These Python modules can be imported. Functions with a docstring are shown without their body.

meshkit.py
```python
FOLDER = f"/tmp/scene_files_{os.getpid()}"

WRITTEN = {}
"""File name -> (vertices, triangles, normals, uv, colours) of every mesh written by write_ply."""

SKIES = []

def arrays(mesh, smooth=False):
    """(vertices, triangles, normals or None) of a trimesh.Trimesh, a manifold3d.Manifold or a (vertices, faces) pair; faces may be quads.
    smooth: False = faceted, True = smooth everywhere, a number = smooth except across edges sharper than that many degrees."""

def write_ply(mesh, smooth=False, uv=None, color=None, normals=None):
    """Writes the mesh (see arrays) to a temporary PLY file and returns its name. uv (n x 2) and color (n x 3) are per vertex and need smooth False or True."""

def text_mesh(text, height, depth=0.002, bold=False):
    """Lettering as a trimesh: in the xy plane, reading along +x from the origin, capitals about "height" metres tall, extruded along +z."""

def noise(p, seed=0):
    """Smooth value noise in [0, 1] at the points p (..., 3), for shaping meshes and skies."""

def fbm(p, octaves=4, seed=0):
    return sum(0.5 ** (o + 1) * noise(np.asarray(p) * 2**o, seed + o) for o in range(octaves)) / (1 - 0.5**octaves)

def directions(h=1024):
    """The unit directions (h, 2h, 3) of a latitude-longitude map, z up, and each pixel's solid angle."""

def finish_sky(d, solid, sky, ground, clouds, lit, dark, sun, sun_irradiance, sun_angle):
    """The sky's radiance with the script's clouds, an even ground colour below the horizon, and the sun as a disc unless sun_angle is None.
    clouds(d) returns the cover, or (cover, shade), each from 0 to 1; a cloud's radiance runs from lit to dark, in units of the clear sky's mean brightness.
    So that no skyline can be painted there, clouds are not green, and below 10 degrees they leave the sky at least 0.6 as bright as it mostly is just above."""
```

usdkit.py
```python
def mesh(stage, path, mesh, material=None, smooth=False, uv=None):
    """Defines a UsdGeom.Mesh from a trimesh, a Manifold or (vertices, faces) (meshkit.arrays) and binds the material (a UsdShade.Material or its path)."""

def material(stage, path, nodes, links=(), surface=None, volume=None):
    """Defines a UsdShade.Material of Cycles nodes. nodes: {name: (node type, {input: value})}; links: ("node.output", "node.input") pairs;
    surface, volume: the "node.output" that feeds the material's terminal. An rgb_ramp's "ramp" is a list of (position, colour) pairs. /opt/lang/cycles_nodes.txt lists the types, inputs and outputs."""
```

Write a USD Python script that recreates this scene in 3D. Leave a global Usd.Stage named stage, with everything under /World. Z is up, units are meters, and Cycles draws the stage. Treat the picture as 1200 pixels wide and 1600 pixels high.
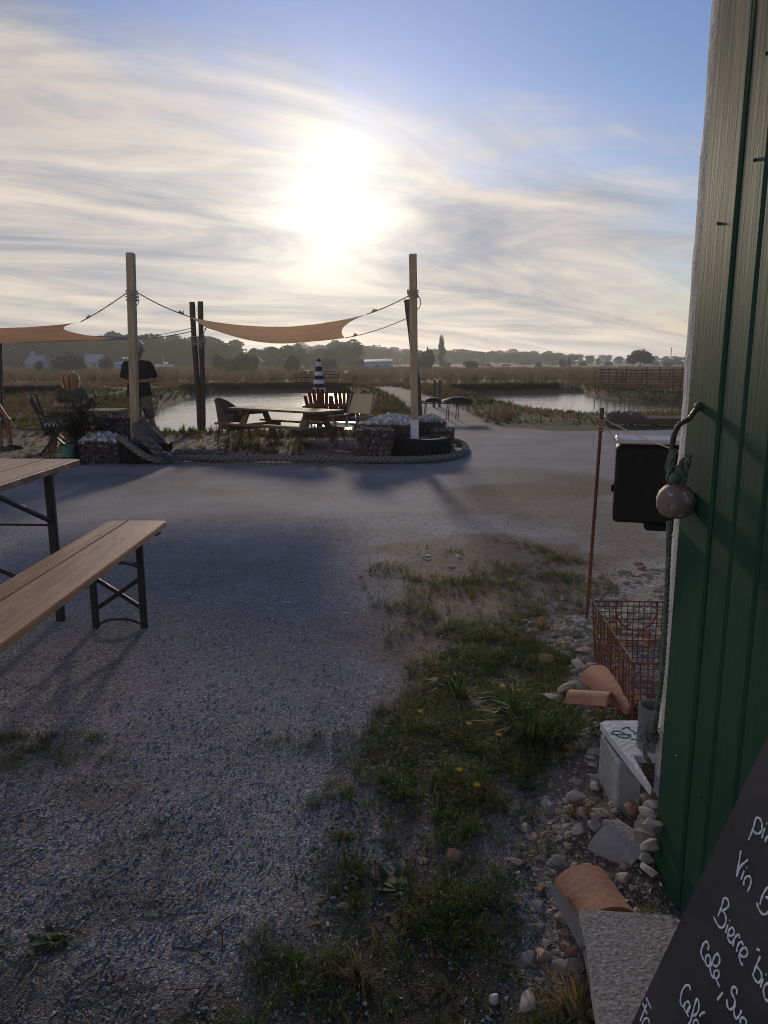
import math, random, numpy as np, trimesh, manifold3d as m3, shapely, usdkit, meshkit
from shapely.geometry import Polygon, LineString, Point
from pxr import Usd, UsdGeom, UsdLux, UsdShade, Gf, Sdf, Vt

stage = Usd.Stage.CreateInMemory()
UsdGeom.SetStageUpAxis(stage, 'Z')
UsdGeom.Xform.Define(stage, '/World')
# ------------------------------------------------------------------ camera
EYE, PITCH, FPX = 1.35, math.radians(11.2), 1202.0
cam = UsdGeom.Camera.Define(stage, '/World/camera')
cam.CreateHorizontalApertureAttr(24.0); cam.CreateFocalLengthAttr(24.0 * FPX / 1200)
cam.AddTranslateOp().Set((0, 0, EYE)); cam.AddRotateXOp().Set(90 - math.degrees(PITCH))
cam.CreateClippingRangeAttr((0.05, 20000.0))
cam.CreateExposureAttr(0.18)
# ------------------------------------------------------------------ sky and sun
SUN_EL, SUN_AZ = math.radians(11.0), math.radians(-3.3)
SUN = np.array([math.cos(SUN_EL) * math.sin(SUN_AZ), math.cos(SUN_EL) * math.cos(SUN_AZ), math.sin(SUN_EL)])
mat = lambda name, nodes, links, surface=None, volume=None: usdkit.material(stage, '/World/Looks/' + name, nodes, links, surface=surface, volume=volume)
sky_m = mat('sky', {
    'tc': ('texture_coordinate', {}),
    'sky': ('sky_texture', {'sky_type': 'single_scattering', 'sun_disc': False, 'sun_elevation': SUN_EL, 'sun_rotation': SUN_AZ, 'aerosol_density': 0.35, 'air_density': 1.3, 'ozone_density': 2.5}),
    'sep': ('separate_xyz', {}),
    'zc': ('math', {'math_type': 'maximum', 'value2': 0.0}),
    'zd': ('math', {'math_type': 'add', 'value2': 0.17}),
    'u': ('math', {'math_type': 'divide'}), 'v': ('math', {'math_type': 'divide'}),
    'uv': ('combine_xyz', {}),
    'vr': ('vector_rotate', {'rotate_type': 'z_axis', 'angle': -0.52}), 'mp': ('mapping', {'scale': (0.58, 1.10, 1.0), 'location': (5.1, 2.7, 0)}),
    'n1': ('noise_texture', {'scale': 1.0, 'detail': 8.0, 'roughness': 0.6, 'distortion': 1.3}),
    'mp2': ('mapping', {'rotation': (0, 0, -0.5), 'scale': (0.5, 0.34, 1.0), 'location': (7.3, 4.4, 0)}),
    'n2': ('noise_texture', {'scale': 1.0, 'detail': 6.0, 'roughness': 0.55, 'distortion': 0.9}),
    'mp3': ('mapping', {'scale': (0.62, 1.30, 1.0), 'location': (1.9, 6.2, 0)}),
    'n3': ('noise_texture', {'scale': 1.0, 'detail': 8.0, 'roughness': 0.6, 'distortion': 1.9}),
    # cloud sheet: lower in the sky and more of it towards the left
    'tx': ('math', {'math_type': 'multiply', 'value2': -0.58}),
    'tz': ('math', {'math_type': 'multiply', 'value2': -2.45}),
    'b0': ('math', {'math_type': 'add', 'value2': 0.34}), 'b1': ('math', {'math_type': 'multiply_add', 'value2': 2.1}),
    'c0': ('math', {'math_type': 'add'}), 'c1': ('math', {'math_type': 'multiply_add', 'value2': 1.5}),
    'cov': ('map_range', {'range_type': 'smoothstep', 'from_min': 1.25, 'from_max': 1.85, 'to_min': 0.0, 'to_max': 0.92, 'clamp': True}),
    'tone': ('map_range', {'range_type': 'smoothstep', 'from_min': 0.27, 'from_max': 0.74, 'to_min': 0.0, 'to_max': 1.0, 'clamp': True}),
    'ccol': ('mix', {'color1': (2.5, 2.7, 3.3), 'color2': (7.2, 6.2, 5.1)}),
    'sun': ('vector_math', {'math_type': 'dot_product', 'vector2': tuple(SUN)}),
    'sun0': ('math', {'math_type': 'maximum', 'value2': 0.0}),
    'g1': ('math', {'math_type': 'power', 'value2': 300.0}),
    'g2': ('math', {'math_type': 'power', 'value2': 30.0}),
    'g1m': ('math', {'math_type': 'multiply', 'value2': 6.5}),
    'g2m': ('math', {'math_type': 'multiply', 'value2': 1.8}), 'gn3': ('map_range', {'from_min': 0.36, 'from_max': 0.62, 'to_min': 0.72, 'to_max': 1.12, 'clamp': True}), 'g1n': ('math', {'math_type': 'multiply'}), 'cc': ('mix', {'mix_type': 'multiply', 'fac': 1.0, 'color2': (1.0, 0.93, 0.78)}), 'addc': ('mix', {'mix_type': 'add', 'fac': 1.0}),
    'gcol': ('mix', {'mix_type': 'multiply', 'fac': 1.0, 'color2': (1.0, 0.92, 0.74)}),
    'sat': ('hsv', {'saturation': 1.0, 'value': 0.8}),
    'tint': ('mix', {'mix_type': 'multiply', 'fac': 1.0, 'color2': (0.84, 0.90, 1.30)}),
    'mixc': ('mix', {}),
    'gn': ('map_range', {'from_min': 0.34, 'from_max': 0.62, 'to_min': 0.12, 'to_max': 1.35, 'clamp': True}),
    'covg': ('math', {'math_type': 'multiply_add', 'value2': 0.8, 'value3': 0.2}), 'covn': ('math', {'math_type': 'multiply'}),
    'gl': ('mix', {'mix_type': 'multiply', 'fac': 1.0}),
    'addg': ('mix', {'mix_type': 'add', 'fac': 1.0}),
    'bg': ('background_shader', {'strength': 0.10}),
}, [('tc.generated', 'sep.vector'), ('sep.z', 'zc.value1'), ('zc.value', 'zd.value1'), ('sep.x', 'u.value1'), ('zd.value', 'u.value2'), ('sep.y', 'v.value1'), ('zd.value', 'v.value2'),
    ('u.value', 'uv.x'), ('v.value', 'uv.y'), ('uv.vector', 'vr.vector'), ('vr.vector', 'mp.vector'), ('mp.vector', 'n1.vector'), ('uv.vector', 'mp2.vector'), ('mp2.vector', 'n2.vector'),
    ('sep.x', 'tx.value1'), ('tx.value', 'b0.value1'), ('sep.z', 'tz.value1'), ('b0.value', 'b1.value1'), ('tz.value', 'b1.value3'),
    ('n1.fac', 'c0.value1'), ('n2.fac', 'c0.value2'), ('c0.value', 'c1.value1'), ('b1.value', 'c1.value3'), ('c1.value', 'cov.value'),
    ('vr.vector', 'mp3.vector'), ('mp3.vector', 'n3.vector'), ('n3.fac', 'tone.value'), ('tone.result', 'ccol.fac'),
    ('tc.generated', 'sun.vector1'), ('sun.value', 'sun0.value1'), ('sun0.value', 'g1.value1'), ('sun0.value', 'g2.value1'), ('g1.value', 'g1m.value1'), ('g2.value', 'g2m.value1'), 
    ('g2m.value', 'gcol.color1'), ('sky.color', 'sat.color'), ('sat.color', 'tint.color1'), ('tint.color', 'mixc.color1'), ('ccol.color', 'mixc.color2'), ('cov.result', 'mixc.fac'),
    ('cov.result', 'covg.value1'), ('n1.fac', 'gn.value'), ('covg.value', 'covn.value1'), ('gn.result', 'covn.value2'), ('gcol.color', 'gl.color1'), ('covn.value', 'gl.color2'), ('mixc.color', 'addg.color1'), ('gl.color', 'addg.color2'), ('n3.fac', 'gn3.value'), ('g1m.value', 'g1n.value1'), ('gn3.result', 'g1n.value2'), ('g1n.value', 'cc.color1'), ('addg.color', 'addc.color1'), ('cc.color', 'addc.color2'), ('addc.color', 'bg.color')], surface='bg.background')
dome = UsdLux.DomeLight.Define(stage, '/World/sky')
UsdShade.MaterialBindingAPI.Apply(dome.GetPrim()).Bind(sky_m)
dome.GetPrim().SetCustomDataByKey('kind', 'structure')
sun = UsdLux.DistantLight.Define(stage, '/World/sun')
sun.CreateIntensityAttr(0.5); sun.CreateAngleAttr(3.5); sun.CreateNormalizeAttr(True); sun.CreateColorAttr(Gf.Vec3f(1.0, 0.84, 0.64))
sun.AddRotateZOp().Set(-math.degrees(SUN_AZ)); sun.AddRotateXOp().Set(-(90 - math.degrees(SUN_EL)))

# ------------------------------------------------------------------ helpers
rng = np.random.default_rng(7)
random.seed(7)
PI = math.pi
V = lambda *a: np.array(a, float)
_names = {}
def numbered(parent, name):
    k = (parent, name); n = _names.get(k, 0); _names[k] = n + 1
    return name if n == 0 else f'{name}_{n:03d}'
def tag(prim, label=None, cat=None, group=None, kind=None):
    for k, v in (('label', label), ('category', cat), ('group', group), ('kind', kind)):
        if v: prim.SetCustomDataByKey(k, v)
    return prim
def path_of(parent): return '/World' if parent is None else str(parent.GetPath())
class MB:
    """Collects shapes into one mesh."""
    def __init__(s): s.v, s.f, s.n = [], [], 0
    def add(s, v, f):
        v = np.asarray(v, float); f = np.asarray(f, int)
        if f.shape[1] == 4: f = np.vstack([f[:, [0, 1, 2]], f[:, [0, 2, 3]]])
        s.v.append(v); s.f.append(f + s.n); s.n += len(v); return s
    def mesh(s, m, M=None):
        if hasattr(m, 'to_mesh'):
            q = m.to_mesh(); v, f = np.array(q.vert_properties[:, :3]), np.array(q.tri_verts)
        else: v, f = np.array(m.vertices), np.array(m.faces)
        if M is not None: v = v @ M[:3, :3].T + M[:3, 3]
        return s.add(v, f)
    def box(s, c, size, R=None, bev=0.0):
        h = np.asarray(size, float) / 2
        if bev > 0:
            b = min(bev, h.min() * 0.9); pts = []
            for sx in (-1, 1):
                for sy in (-1, 1):
                    for sz in (-1, 1):
                        q = V(sx, sy, sz) * h
                        for k in range(3):
                            w = q.copy(); 
                            for j in range(3):
                                if j != k: w[j] -= np.sign(q[j]) * b
                            pts.append(w)
            m = trimesh.convex.convex_hull(np.array(pts)); v, f = np.array(m.vertices), np.array(m.faces)
        else:
            v = np.array([[x, y, z] for x in (-1, 1) for y in (-1, 1) for z in (-1, 1)], float) * h
            f = np.array([[0, 1, 3, 2], [4, 6, 7, 5], [0, 4, 5, 1], [2, 3, 7, 6], [0, 2, 6, 4], [1, 5, 7, 3]])
        if R is not None: v = v @ np.asarray(R).T
        return s.add(v + np.asarray(c, float), f)
    def bar(s, a, b, w, t=None, up=(0, 0, 1), bev=0.0):
        """A box beam from a to b, w wide, t thick."""
        a, b = V(*a), V(*b); d = b - a; L = np.linalg.norm(d); d /= L
        u = V(*up)
        if abs(d @ u) > 0.95: u = V(0, 1, 0)
        x = np.cross(u, d); x /= np.linalg.norm(x); y = np.cross(d, x)
        return s.box((a + b) / 2, (w, t or w, L), np.stack([x, y, d], 1), bev)
    def tube(s, pts, r, sides=8, cap=True):
        p = np.asarray(pts, float); n = len(p)
        r = np.broadcast_to(np.asarray(r, float), (n,))
        t = np.gradient(p, axis=0); t /= np.linalg.norm(t, axis=1, keepdims=True) + 1e-12
        a = np.zeros_like(p); u = V(0, 0, 1) if abs(t[0, 2]) < 0.9 else V(1, 0, 0)
        q = np.cross(t[0], u); q /= np.linalg.norm(q)
        for i in range(n):
            q = q - t[i] * (q @ t[i]); q /= np.linalg.norm(q) + 1e-12; a[i] = q
        b = np.cross(t, a); ang = np.arange(sides) * 2 * PI / sides
        v = p[:, None] + r[:, None, None] * (np.cos(ang)[None, :, None] * a[:, None] + np.sin(ang)[None, :, None] * b[:, None])
        i, j = np.meshgrid(np.arange(n - 1), np.arange(sides), indexing='ij')
        f = np.stack([i * sides + j, i * sides + (j + 1) % sides, (i + 1) * sides + (j + 1) % sides, (i + 1) * sides + j], -1).reshape(-1, 4)
        v = v.reshape(-1, 3)
        f = np.vstack([f[:, [0, 1, 2]], f[:, [0, 2, 3]]])
        if cap:
            k = len(v); v = np.vstack([v, p[0], p[-1]])
            js = np.arange(sides); e = (n - 1) * sides
            f = np.vstack([f, np.stack([np.full(sides, k), (js + 1) % sides, js], 1), np.stack([np.full(sides, k + 1), e + js, e + (js + 1) % sides], 1)])
        return s.add(v, f)
    def lathe(s, prof, n=24, c=(0, 0, 0), a0=0, a1=2 * PI):
        prof = np.asarray(prof, float); full = abs(a1 - a0 - 2 * PI) < 1e-6
        ang = np.linspace(a0, a1, n, endpoint=not full)
        v = np.stack([np.stack([r * np.cos(ang), r * np.sin(ang), np.full(n, z)], 1) for r, z in prof], 0)
        m = len(prof); f = []
        for i in range(m - 1):
            for j in range(n if full else n - 1):
                k = (j + 1) % n; f.append([i * n + j, i * n + k, (i + 1) * n + k, (i + 1) * n + j])
        return s.add(v.reshape(-1, 3) + np.asarray(c, float), np.array(f))
    def build(s, name, material, parent=None, smooth=False):
        p = path_of(parent); nm = numbered(p, name)
        return usdkit.mesh(stage, f'{p}/{nm}', (np.vstack(s.v), np.vstack(s.f)), material, smooth=smooth).GetPrim()
def thing(name, label, cat, loc=(0, 0, 0), rz=0.0, group=None, scale=None, kind=None, rot=None):
    x = UsdGeom.Xform.Define(stage, '/World/' + numbered('/World', name))
    x.AddTranslateOp().Set(Gf.Vec3d(*map(float, loc)))
    if rot is not None: x.AddRotateXYZOp().Set(Gf.Vec3f(*map(float, rot)))
    else: x.AddRotateZOp().Set(float(math.degrees(rz)))
    if scale is not None: x.AddScaleOp().Set(Gf.Vec3f(*map(float, np.broadcast_to(scale, 3))))
    return tag(x.GetPrim(), label, cat, group, kind)
def proto(name):
    """A class prim that copies reference."""
    p = stage.CreateClassPrim('/World/' + name + '_kind'); return p
def copy(pr, name, label, cat, loc, rz=0.0, scale=None, group=None, rot=None):
    t = thing(name, label, cat, loc, rz, group, scale, rot=rot)
    t.GetReferences().AddInternalReference(pr.GetPath()); t.SetInstanceable(True)
    return t
def instancer(name, meshes, pos, idx, yaw, scale, kind='stuff', label=None, cat=None, tilt=None, parent=None):
    """meshes: [(MB, material, smooth)]."""
    p = path_of(parent); nm = numbered(p, name)
    pi = UsdGeom.PointInstancer.Define(stage, f'{p}/{nm}')
    for k, (mb, m, sm) in enumerate(meshes):
        q = usdkit.mesh(stage, f'{p}/{nm}/shape_{k:03d}', (np.vstack(mb.v), np.vstack(mb.f)), m, smooth=sm)
        pi.CreatePrototypesRel().AddTarget(q.GetPath())
    pi.CreatePositionsAttr(Vt.Vec3fArray.FromNumpy(np.asarray(pos, np.float32)))
    pi.CreateProtoIndicesAttr(Vt.IntArray.FromNumpy(np.asarray(idx, np.int32)))
    n = len(pos); yaw = np.broadcast_to(yaw, (n,)); c, s = np.cos(yaw / 2), np.sin(yaw / 2)
    q = np.stack([np.zeros(n), np.zeros(n), s, c], 1)
    if tilt is not None:   # (n,2) tilt about x then y, before yaw
        for k in (0, 1):
            a = tilt[:, k] / 2; o = np.zeros((n, 4)); o[:, k] = np.sin(a); o[:, 3] = np.cos(a)
            x1, y1, z1, w1 = q.T; x2, y2, z2, w2 = o.T
            q = np.stack([w1*x2+x1*w2+y1*z2-z1*y2, w1*y2-x1*z2+y1*w2+z1*x2, w1*z2+x1*y2-y1*x2+z1*w2, w1*w2-x1*x2-y1*y2-z1*z2], 1)
    pi.CreateOrientationsAttr(Vt.QuathArray([Gf.Quath(float(w), float(x), float(y), float(z)) for x, y, z, w in q]))
    sc = np.asarray(scale, float); sc = sc[:, None] * np.ones(3) if sc.ndim == 1 else sc
    pi.CreateScalesAttr(Vt.Vec3fArray.FromNumpy(sc.astype(np.float32)))
    return tag(pi.GetPrim(), label, cat, None, kind)
def catenary(a, b, sag, n=16):
    t = np.linspace(0, 1, n)[:, None]; a, b = V(*a), V(*b)
    p = a * (1 - t) + b * t; p[:, 2] -= 4 * sag * (t[:, 0] * (1 - t[:, 0])); return p
def spline(pts, n=40):
    from scipy.interpolate import CubicSpline
    p = np.asarray(pts, float); d = np.r_[0, np.cumsum(np.linalg.norm(np.diff(p, axis=0), axis=1))]
    return CubicSpline(d, p)(np.linspace(0, d[-1], n))
sstep = lambda a, b, x: (lambda t: t * t * (3 - 2 * t))(np.clip((np.asarray(x, float) - a) / (b - a), 0, 1))
fbm = meshkit.fbm

# ------------------------------------------------------------------ where a picture point meets the ground
def ray(px, py):
    u, v = (px - 600) / FPX, (py - 800) / FPX
    return V(u, math.cos(PITCH) - v * math.sin(PITCH), -math.sin(PITCH) - v * math.cos(PITCH))
def on_z(px, py, z):
    d = ray(px, py); t = (z - EYE) / d[2]; return V(0, 0, EYE) + d * t
def at_y(px, py, y):
    d = ray(px, py); return V(0, 0, EYE) + d * (y / d[1])
WATER = -0.55
polyW = lambda pts, z=WATER: Polygon([on_z(x, y, z)[:2] for x, y in pts])
_pa = [(345, 612.5), (430, 612), (535, 612.5), (560, 620), (566, 640), (560, 672)]
pond_left = Polygon([on_z(x, y, WATER)[:2] for x, y in _pa[:-1]] + [(-0.9, 18.2), (-3.0, 17.9), (-5.2, 17.7), (-5.9, 18.6)] + [on_z(x, y, WATER)[:2] for x, y in [(236, 650), (262, 632), (300, 619)]])
pond_right = polyW([(716, 616), (800, 613.5), (905, 612.5), (930, 620), (985, 627), (1065, 633), (1180, 640), (1180, 664), (1040, 658), (930, 661), (870, 655), (800, 645), (762, 633), (735, 624)])
canal = polyW([(-80, 625), (0, 622), (88, 619), (108, 621), (85, 627), (0, 635), (-80, 642)])
PONDS = [pond_left, pond_right, canal]
island_base = lambda y: -0.2 * sstep(3.0, 9.5, y)
def pond_depth(x, y):
    """Signed distance into the nearest pond (positive inside)."""
    pts = shapely.points(np.ravel(x), np.ravel(y)); out = np.full(len(pts), -1e3)
    for p in PONDS:
        d = shapely.distance(pts, p.exterior); out = np.maximum(out, np.where(shapely.contains(p, pts), d, -d))
    return out.reshape(np.shape(x))
mound = Polygon([(0.42, 0.6), (0.40, 1.7), (0.42, 2.3), (0.6, 3.0), (0.85, 3.9), (1.6, 4.2), (1.6, 0.6)])
def base_height(x, y):
    z = island_base(y) - 0.75 * sstep(30, 110, y) + 0.07 * (fbm(np.stack([x * .09, y * .09, 0 * x], -1), 3, 3) - .5) * sstep(10, 25, y)
    z = z + 0.02 * (fbm(np.stack([x * .8, y * .8, 0 * x], -1), 3, 5) - .5)
    return z
def T(x, y):
    x, y = np.asarray(x, float), np.asarray(y, float)
    z = base_height(x, y)
    d = pond_depth(x, y)
    far = sstep(22, 30, y)
    z = z + far * 0.07 * np.exp(-((d + 1.0) / 0.8) ** 2)
    zin = WATER - 0.35
    w = sstep(-0.55, 0.5, d)
    z = z * (1 - w) + zin * w
    pts = shapely.points(np.ravel(x), np.ravel(y))
    dm = np.where(shapely.contains(mound, pts), shapely.distance(pts, mound.exterior), 0).reshape(x.shape)
    z = z + 0.05 * sstep(0, 0.25, dm) * (0.4 + 1.2 * fbm(np.stack([x * 4, y * 4, 0 * x], -1), 3, 8))
    return z
def T1(x, y): return float(T(np.array([x]), np.array([y]))[0])
def P(px, py, dz=0.0):
    """The ground point seen at picture point (px, py) of the 1200 x 1600 photograph."""
    z = -0.1
    for _ in range(12):
        p = on_z(px, py, z + dz); p_y = min(max(p[1], -5), 400)
        z = 0.5 * z + 0.5 * float(base_height(np.array([p[0]]), np.array([p_y]))[0])
    return p

# ------------------------------------------------------------------ materials
def simple(name, c1, c2=None, scale=6.0, rough=0.7, bump=0.0, bscale=None, stretch=(1, 1, 1), metallic=0.0, coord='object', detail=4.0, rand=0.0, spec=0.5, bdist=0.02, lo=0.35, hi=0.65, sheen=0):
    c2 = c1 if c2 is None else c2
    nodes = {'tc': ('texture_coordinate', {}), 'geo': ('geometry', {}), 'mp': ('mapping', {'scale': stretch}),
             'n': ('noise_texture', {'scale': scale, 'detail': detail, 'roughness': 0.62}),
             'r': ('rgb_ramp', {'ramp': [(0, c1), (lo, c1), (hi, c2), (1, c2)]}),
             'p': ('principled_bsdf', {'roughness': rough, 'metallic': metallic, 'specular_ior_level': spec})}
    links = [('tc.object' if coord == 'object' else 'geo.position', 'mp.vector'), ('mp.vector', 'n.vector'), ('n.fac', 'r.fac')]
    src = 'r.color'
    if rand:
        nodes['oi'] = ('object_info', {}); nodes['mr'] = ('map_range', {'from_min': 0.0, 'from_max': 1.0, 'to_min': 1 - rand, 'to_max': 1 + rand}); nodes['hv'] = ('hsv', {})
        links += [('oi.random', 'mr.value'), ('mr.result', 'hv.value'), (src, 'hv.color')]; src = 'hv.color'
    links.append((src, 'p.base_color'))
    if bump:
        nodes['n2'] = ('noise_texture', {'scale': bscale or scale * 4, 'detail': 5.0, 'roughness': 0.65}); nodes['b'] = ('bump', {'strength': bump, 'distance': bdist})
        links += [('mp.vector', 'n2.vector'), ('n2.fac', 'b.height'), ('b.normal', 'p.normal')]
    return mat(name, nodes, links, surface='p.BSDF')
def leaf(name, c1, c2, trans=0.45, rough=0.5, vary=0.35, tint=(1.3, 1.35, 0.6), patch=None):
    """A leaf: diffuse and translucent, its tone varied from copy to copy and from clump to clump."""
    nodes = {'oi': ('object_info', {}), 'geo': ('geometry', {}), 'n': ('noise_texture', {'scale': patch or 0.9, 'detail': 3.0}),
             'ad': ('math', {'math_type': 'multiply_add', 'value2': vary}), 'r': ('rgb_ramp', {'ramp': [(0.25, c1), (0.8, c2)]}),
             'd': ('principled_bsdf', {'roughness': rough, 'specular_ior_level': 0.3}), 't': ('translucent_bsdf', {}),
             'tt': ('mix', {'mix_type': 'multiply', 'fac': 1.0, 'color2': tint}), 'm': ('mix_closure', {'fac': trans})}
    return mat(name, nodes, [('geo.random_per_island', 'ad.value1'), ('geo.position', 'n.vector'), ('n.fac', 'ad.value3'), ('ad.value', 'r.fac'), ('r.color', 'd.base_color'), ('r.color', 'tt.color1'), ('tt.color', 't.color'),
                             ('d.BSDF', 'm.closure1'), ('t.BSDF', 'm.closure2')], surface='m.closure')
def ground_mat(name, use_mask):
    pass
M = {}
M['post'] = simple('sawn_post_wood', (.46, .34, .20), (.34, .235, .13), 5, .75, .35, 14, (6, 6, .6))
M['old_wood'] = simple('weathered_dark_wood', (.06, .04, .028), (.11, .075, .05), 6, .85, .6, 16, (5, 5, .5))
M['picnic'] = simple('picnic_table_wood', (.19, .12, .07), (.11, .068, .04), 5, .7, .4, 16, (.7, 6, 6), rand=.12)
M['bench_top'] = simple('varnished_bench_wood', (.53, .27, .105), (.30, .13, .05), 3.2, .40, .22, 12, (9, .7, 9), rand=.08, spec=.5)
M['bench_edge'] = simple('worn_wood_edge', (.32, .17, .10), (.12, .06, .04), 9, .6, .5, 30)
M['steel'] = simple('black_painted_steel', (.012, .012, .014), (.022, .02, .02), 20, .42, .15, 60)
M['red_wood'] = simple('red_stained_wood', (.17, .055, .025), (.10, .032, .016), 6, .55, .3, 20, (5, 5, .7), rand=.15)
M['rust'] = simple('rusty_iron', (.17, .05, .03), (.08, .03, .02), 30, .85, .5, 90)
M['rust_wire'] = simple('rusty_wire', (.15, .06, .04), (.075, .033, .024), 30, .8, .4, 90)
M['dark_wire'] = simple('dark_rusty_wire', (.055, .032, .025), (.10, .06, .045), 30, .8)
M['rubber'] = simple('black_rubber', (.006, .006, .007), (.014, .013, .013), 12, .8, .4, 40, spec=.2)
M['rope'] = simple('weathered_hawser', (.13, .115, .105), (.24, .22, .20), 30, .95, .9, 160)
M['rope_dark'] = simple('old_dark_rope', (.07, .06, .065), (.16, .145, .14), 25, .95, .9, 160)
M['cord'] = simple('pale_cord', (.50, .42, .30), (.38, .31, .22), 60, .9, .6, 260)
M['green_rope'] = simple('faded_green_rope', (.045, .075, .062), (.14, .17, .145), 60, .95, 1.0, 320, bdist=.004)
M['terracotta'] = simple('terracotta', (.40, .19, .12), (.27, .12, .075), 9, .85, .14, 45, rand=.15)
M['concrete'] = simple('pebbled_concrete', (.16, .16, .165), (.36, .355, .35), 110, .9, 1.0, 120, bdist=.008, detail=2)
M['whitewash'] = simple('whitewashed_board', (.55, .56, .57), (.40, .41, .42), 16, .8, .4, 60)
M['black_paint'] = simple('black_marker_paint', (.01, .01, .012))
M['plastic_black'] = simple('black_plastic_box', (.006, .006, .008), (.009, .009, .011), 40, .6, .06, 160, spec=.15)
M['lid_grey'] = simple('grey_lid', (.34, .34, .37), (.28, .28, .31), 20, .55)
M['sherd'] = simple('grey_fired_sherd', (.17, .165, .17), (.25, .24, .24), 12, .9, .6, 60)
M['block'] = simple('dirty_white_block', (.15, .165, .19), (.25, .27, .30), 10, .85, .5, 50)
M['pipe_grey'] = simple('grey_plastic_pipe', (.10, .11, .12), (.13, .14, .15), 10, .45)
M['iron'] = simple('wrought_iron', (.02, .014, .012), (.06, .032, .024), 40, .5, .4, 120)
M['chalk'] = simple('chalk', (.62, .64, .78), (.45, .47, .58), 180, .95)
M['chalkboard'] = simple('blackboard_paint', (.016, .016, .020), (.040, .038, .044), 5, .55, .05, 200, detail=7, spec=.35)
M['canvas'] = simple('cream_canvas', (.52, .46, .28), (.46, .40, .25), 30, .9, .3, 300)
M['canvas_dark'] = simple('dark_canvas', (.02, .022, .026), (.03, .03, .034), 30, .9)
M['frame_grey'] = simple('grey_chair_frame', (.22, .21, .22), (.16, .15, .16), 20, .6)
M['wicker'] = simple('grey_brown_wicker', (.06, .048, .04), (.12, .10, .085), 55, .8, .9, 90, (1, 1, 2.2), bdist=.01)
M['white_paint'] = simple('white_paint', (.7, .7, .7), (.55, .55, .55), 20, .6)
M['navy_paint'] = simple('navy_paint', (.015, .018, .035))
M['skin'] = simple('skin', (.36, .18, .115), (.30, .14, .09), 12, .55)
M['shirt_black'] = simple('black_cotton', (.010, .010, .012), (.016, .016, .019), 20, .95)
M['shorts'] = simple('khaki_cotton', (.15, .115, .08), (.12, .09, .064), 20, .95)
M['grey_top'] = simple('grey_green_cotton', (.05, .055, .045), (.07, .07, .058), 20, .95)
M['hair_grey'] = simple('grey_hair', (.52, .49, .45), (.34, .31, .28), 60, .7, .6, 200)
M['hair_blond'] = leaf('blond_hair', (.58, .44, .24), (.88, .74, .48), .5, .45, .5, (1.1, 1.0, .76))
M['shoe'] = simple('dark_shoe', (.012, .011, .011))
M['house_white'] = simple('pale_render_wall', (.25, .30, .37), (.21, .25, .31), .8, .9)
M['house_pale_blue'] = simple('pale_blue_render_wall', (.22, .38, .58), (.18, .33, .52), .8, .9)
M['house_blue'] = simple('blue_tarp', (.10, .26, .50))
M['roof_tile'] = simple('faded_roof_tile', (.15, .085, .06), (.10, .06, .05), 1.2, .9)
M['roof_grey'] = simple('grey_sheet_roof', (.17, .18, .20), (.13, .14, .15), 1.0, .7)
M['dark_glass'] = simple('dark_window', (.015, .018, .022), None, 4, .15)
M['trunk'] = simple('bark', (.055, .042, .032), (.09, .07, .055), 5, .95, .6, 14, (4, 4, .8))
M['dead_wood'] = simple('grey_stake_wood', (.10, .078, .06), (.055, .042, .033), 8, .9, .5, 20)
M['plaster'] = simple('rough_white_plaster', (.60, .60, .62), (.46, .46, .48), 9, .95, 1.0, 55, bdist=.03)
M['green_pot'] = simple('green_glazed_pot', (.06, .17, .10), None, 4, .3)
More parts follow.
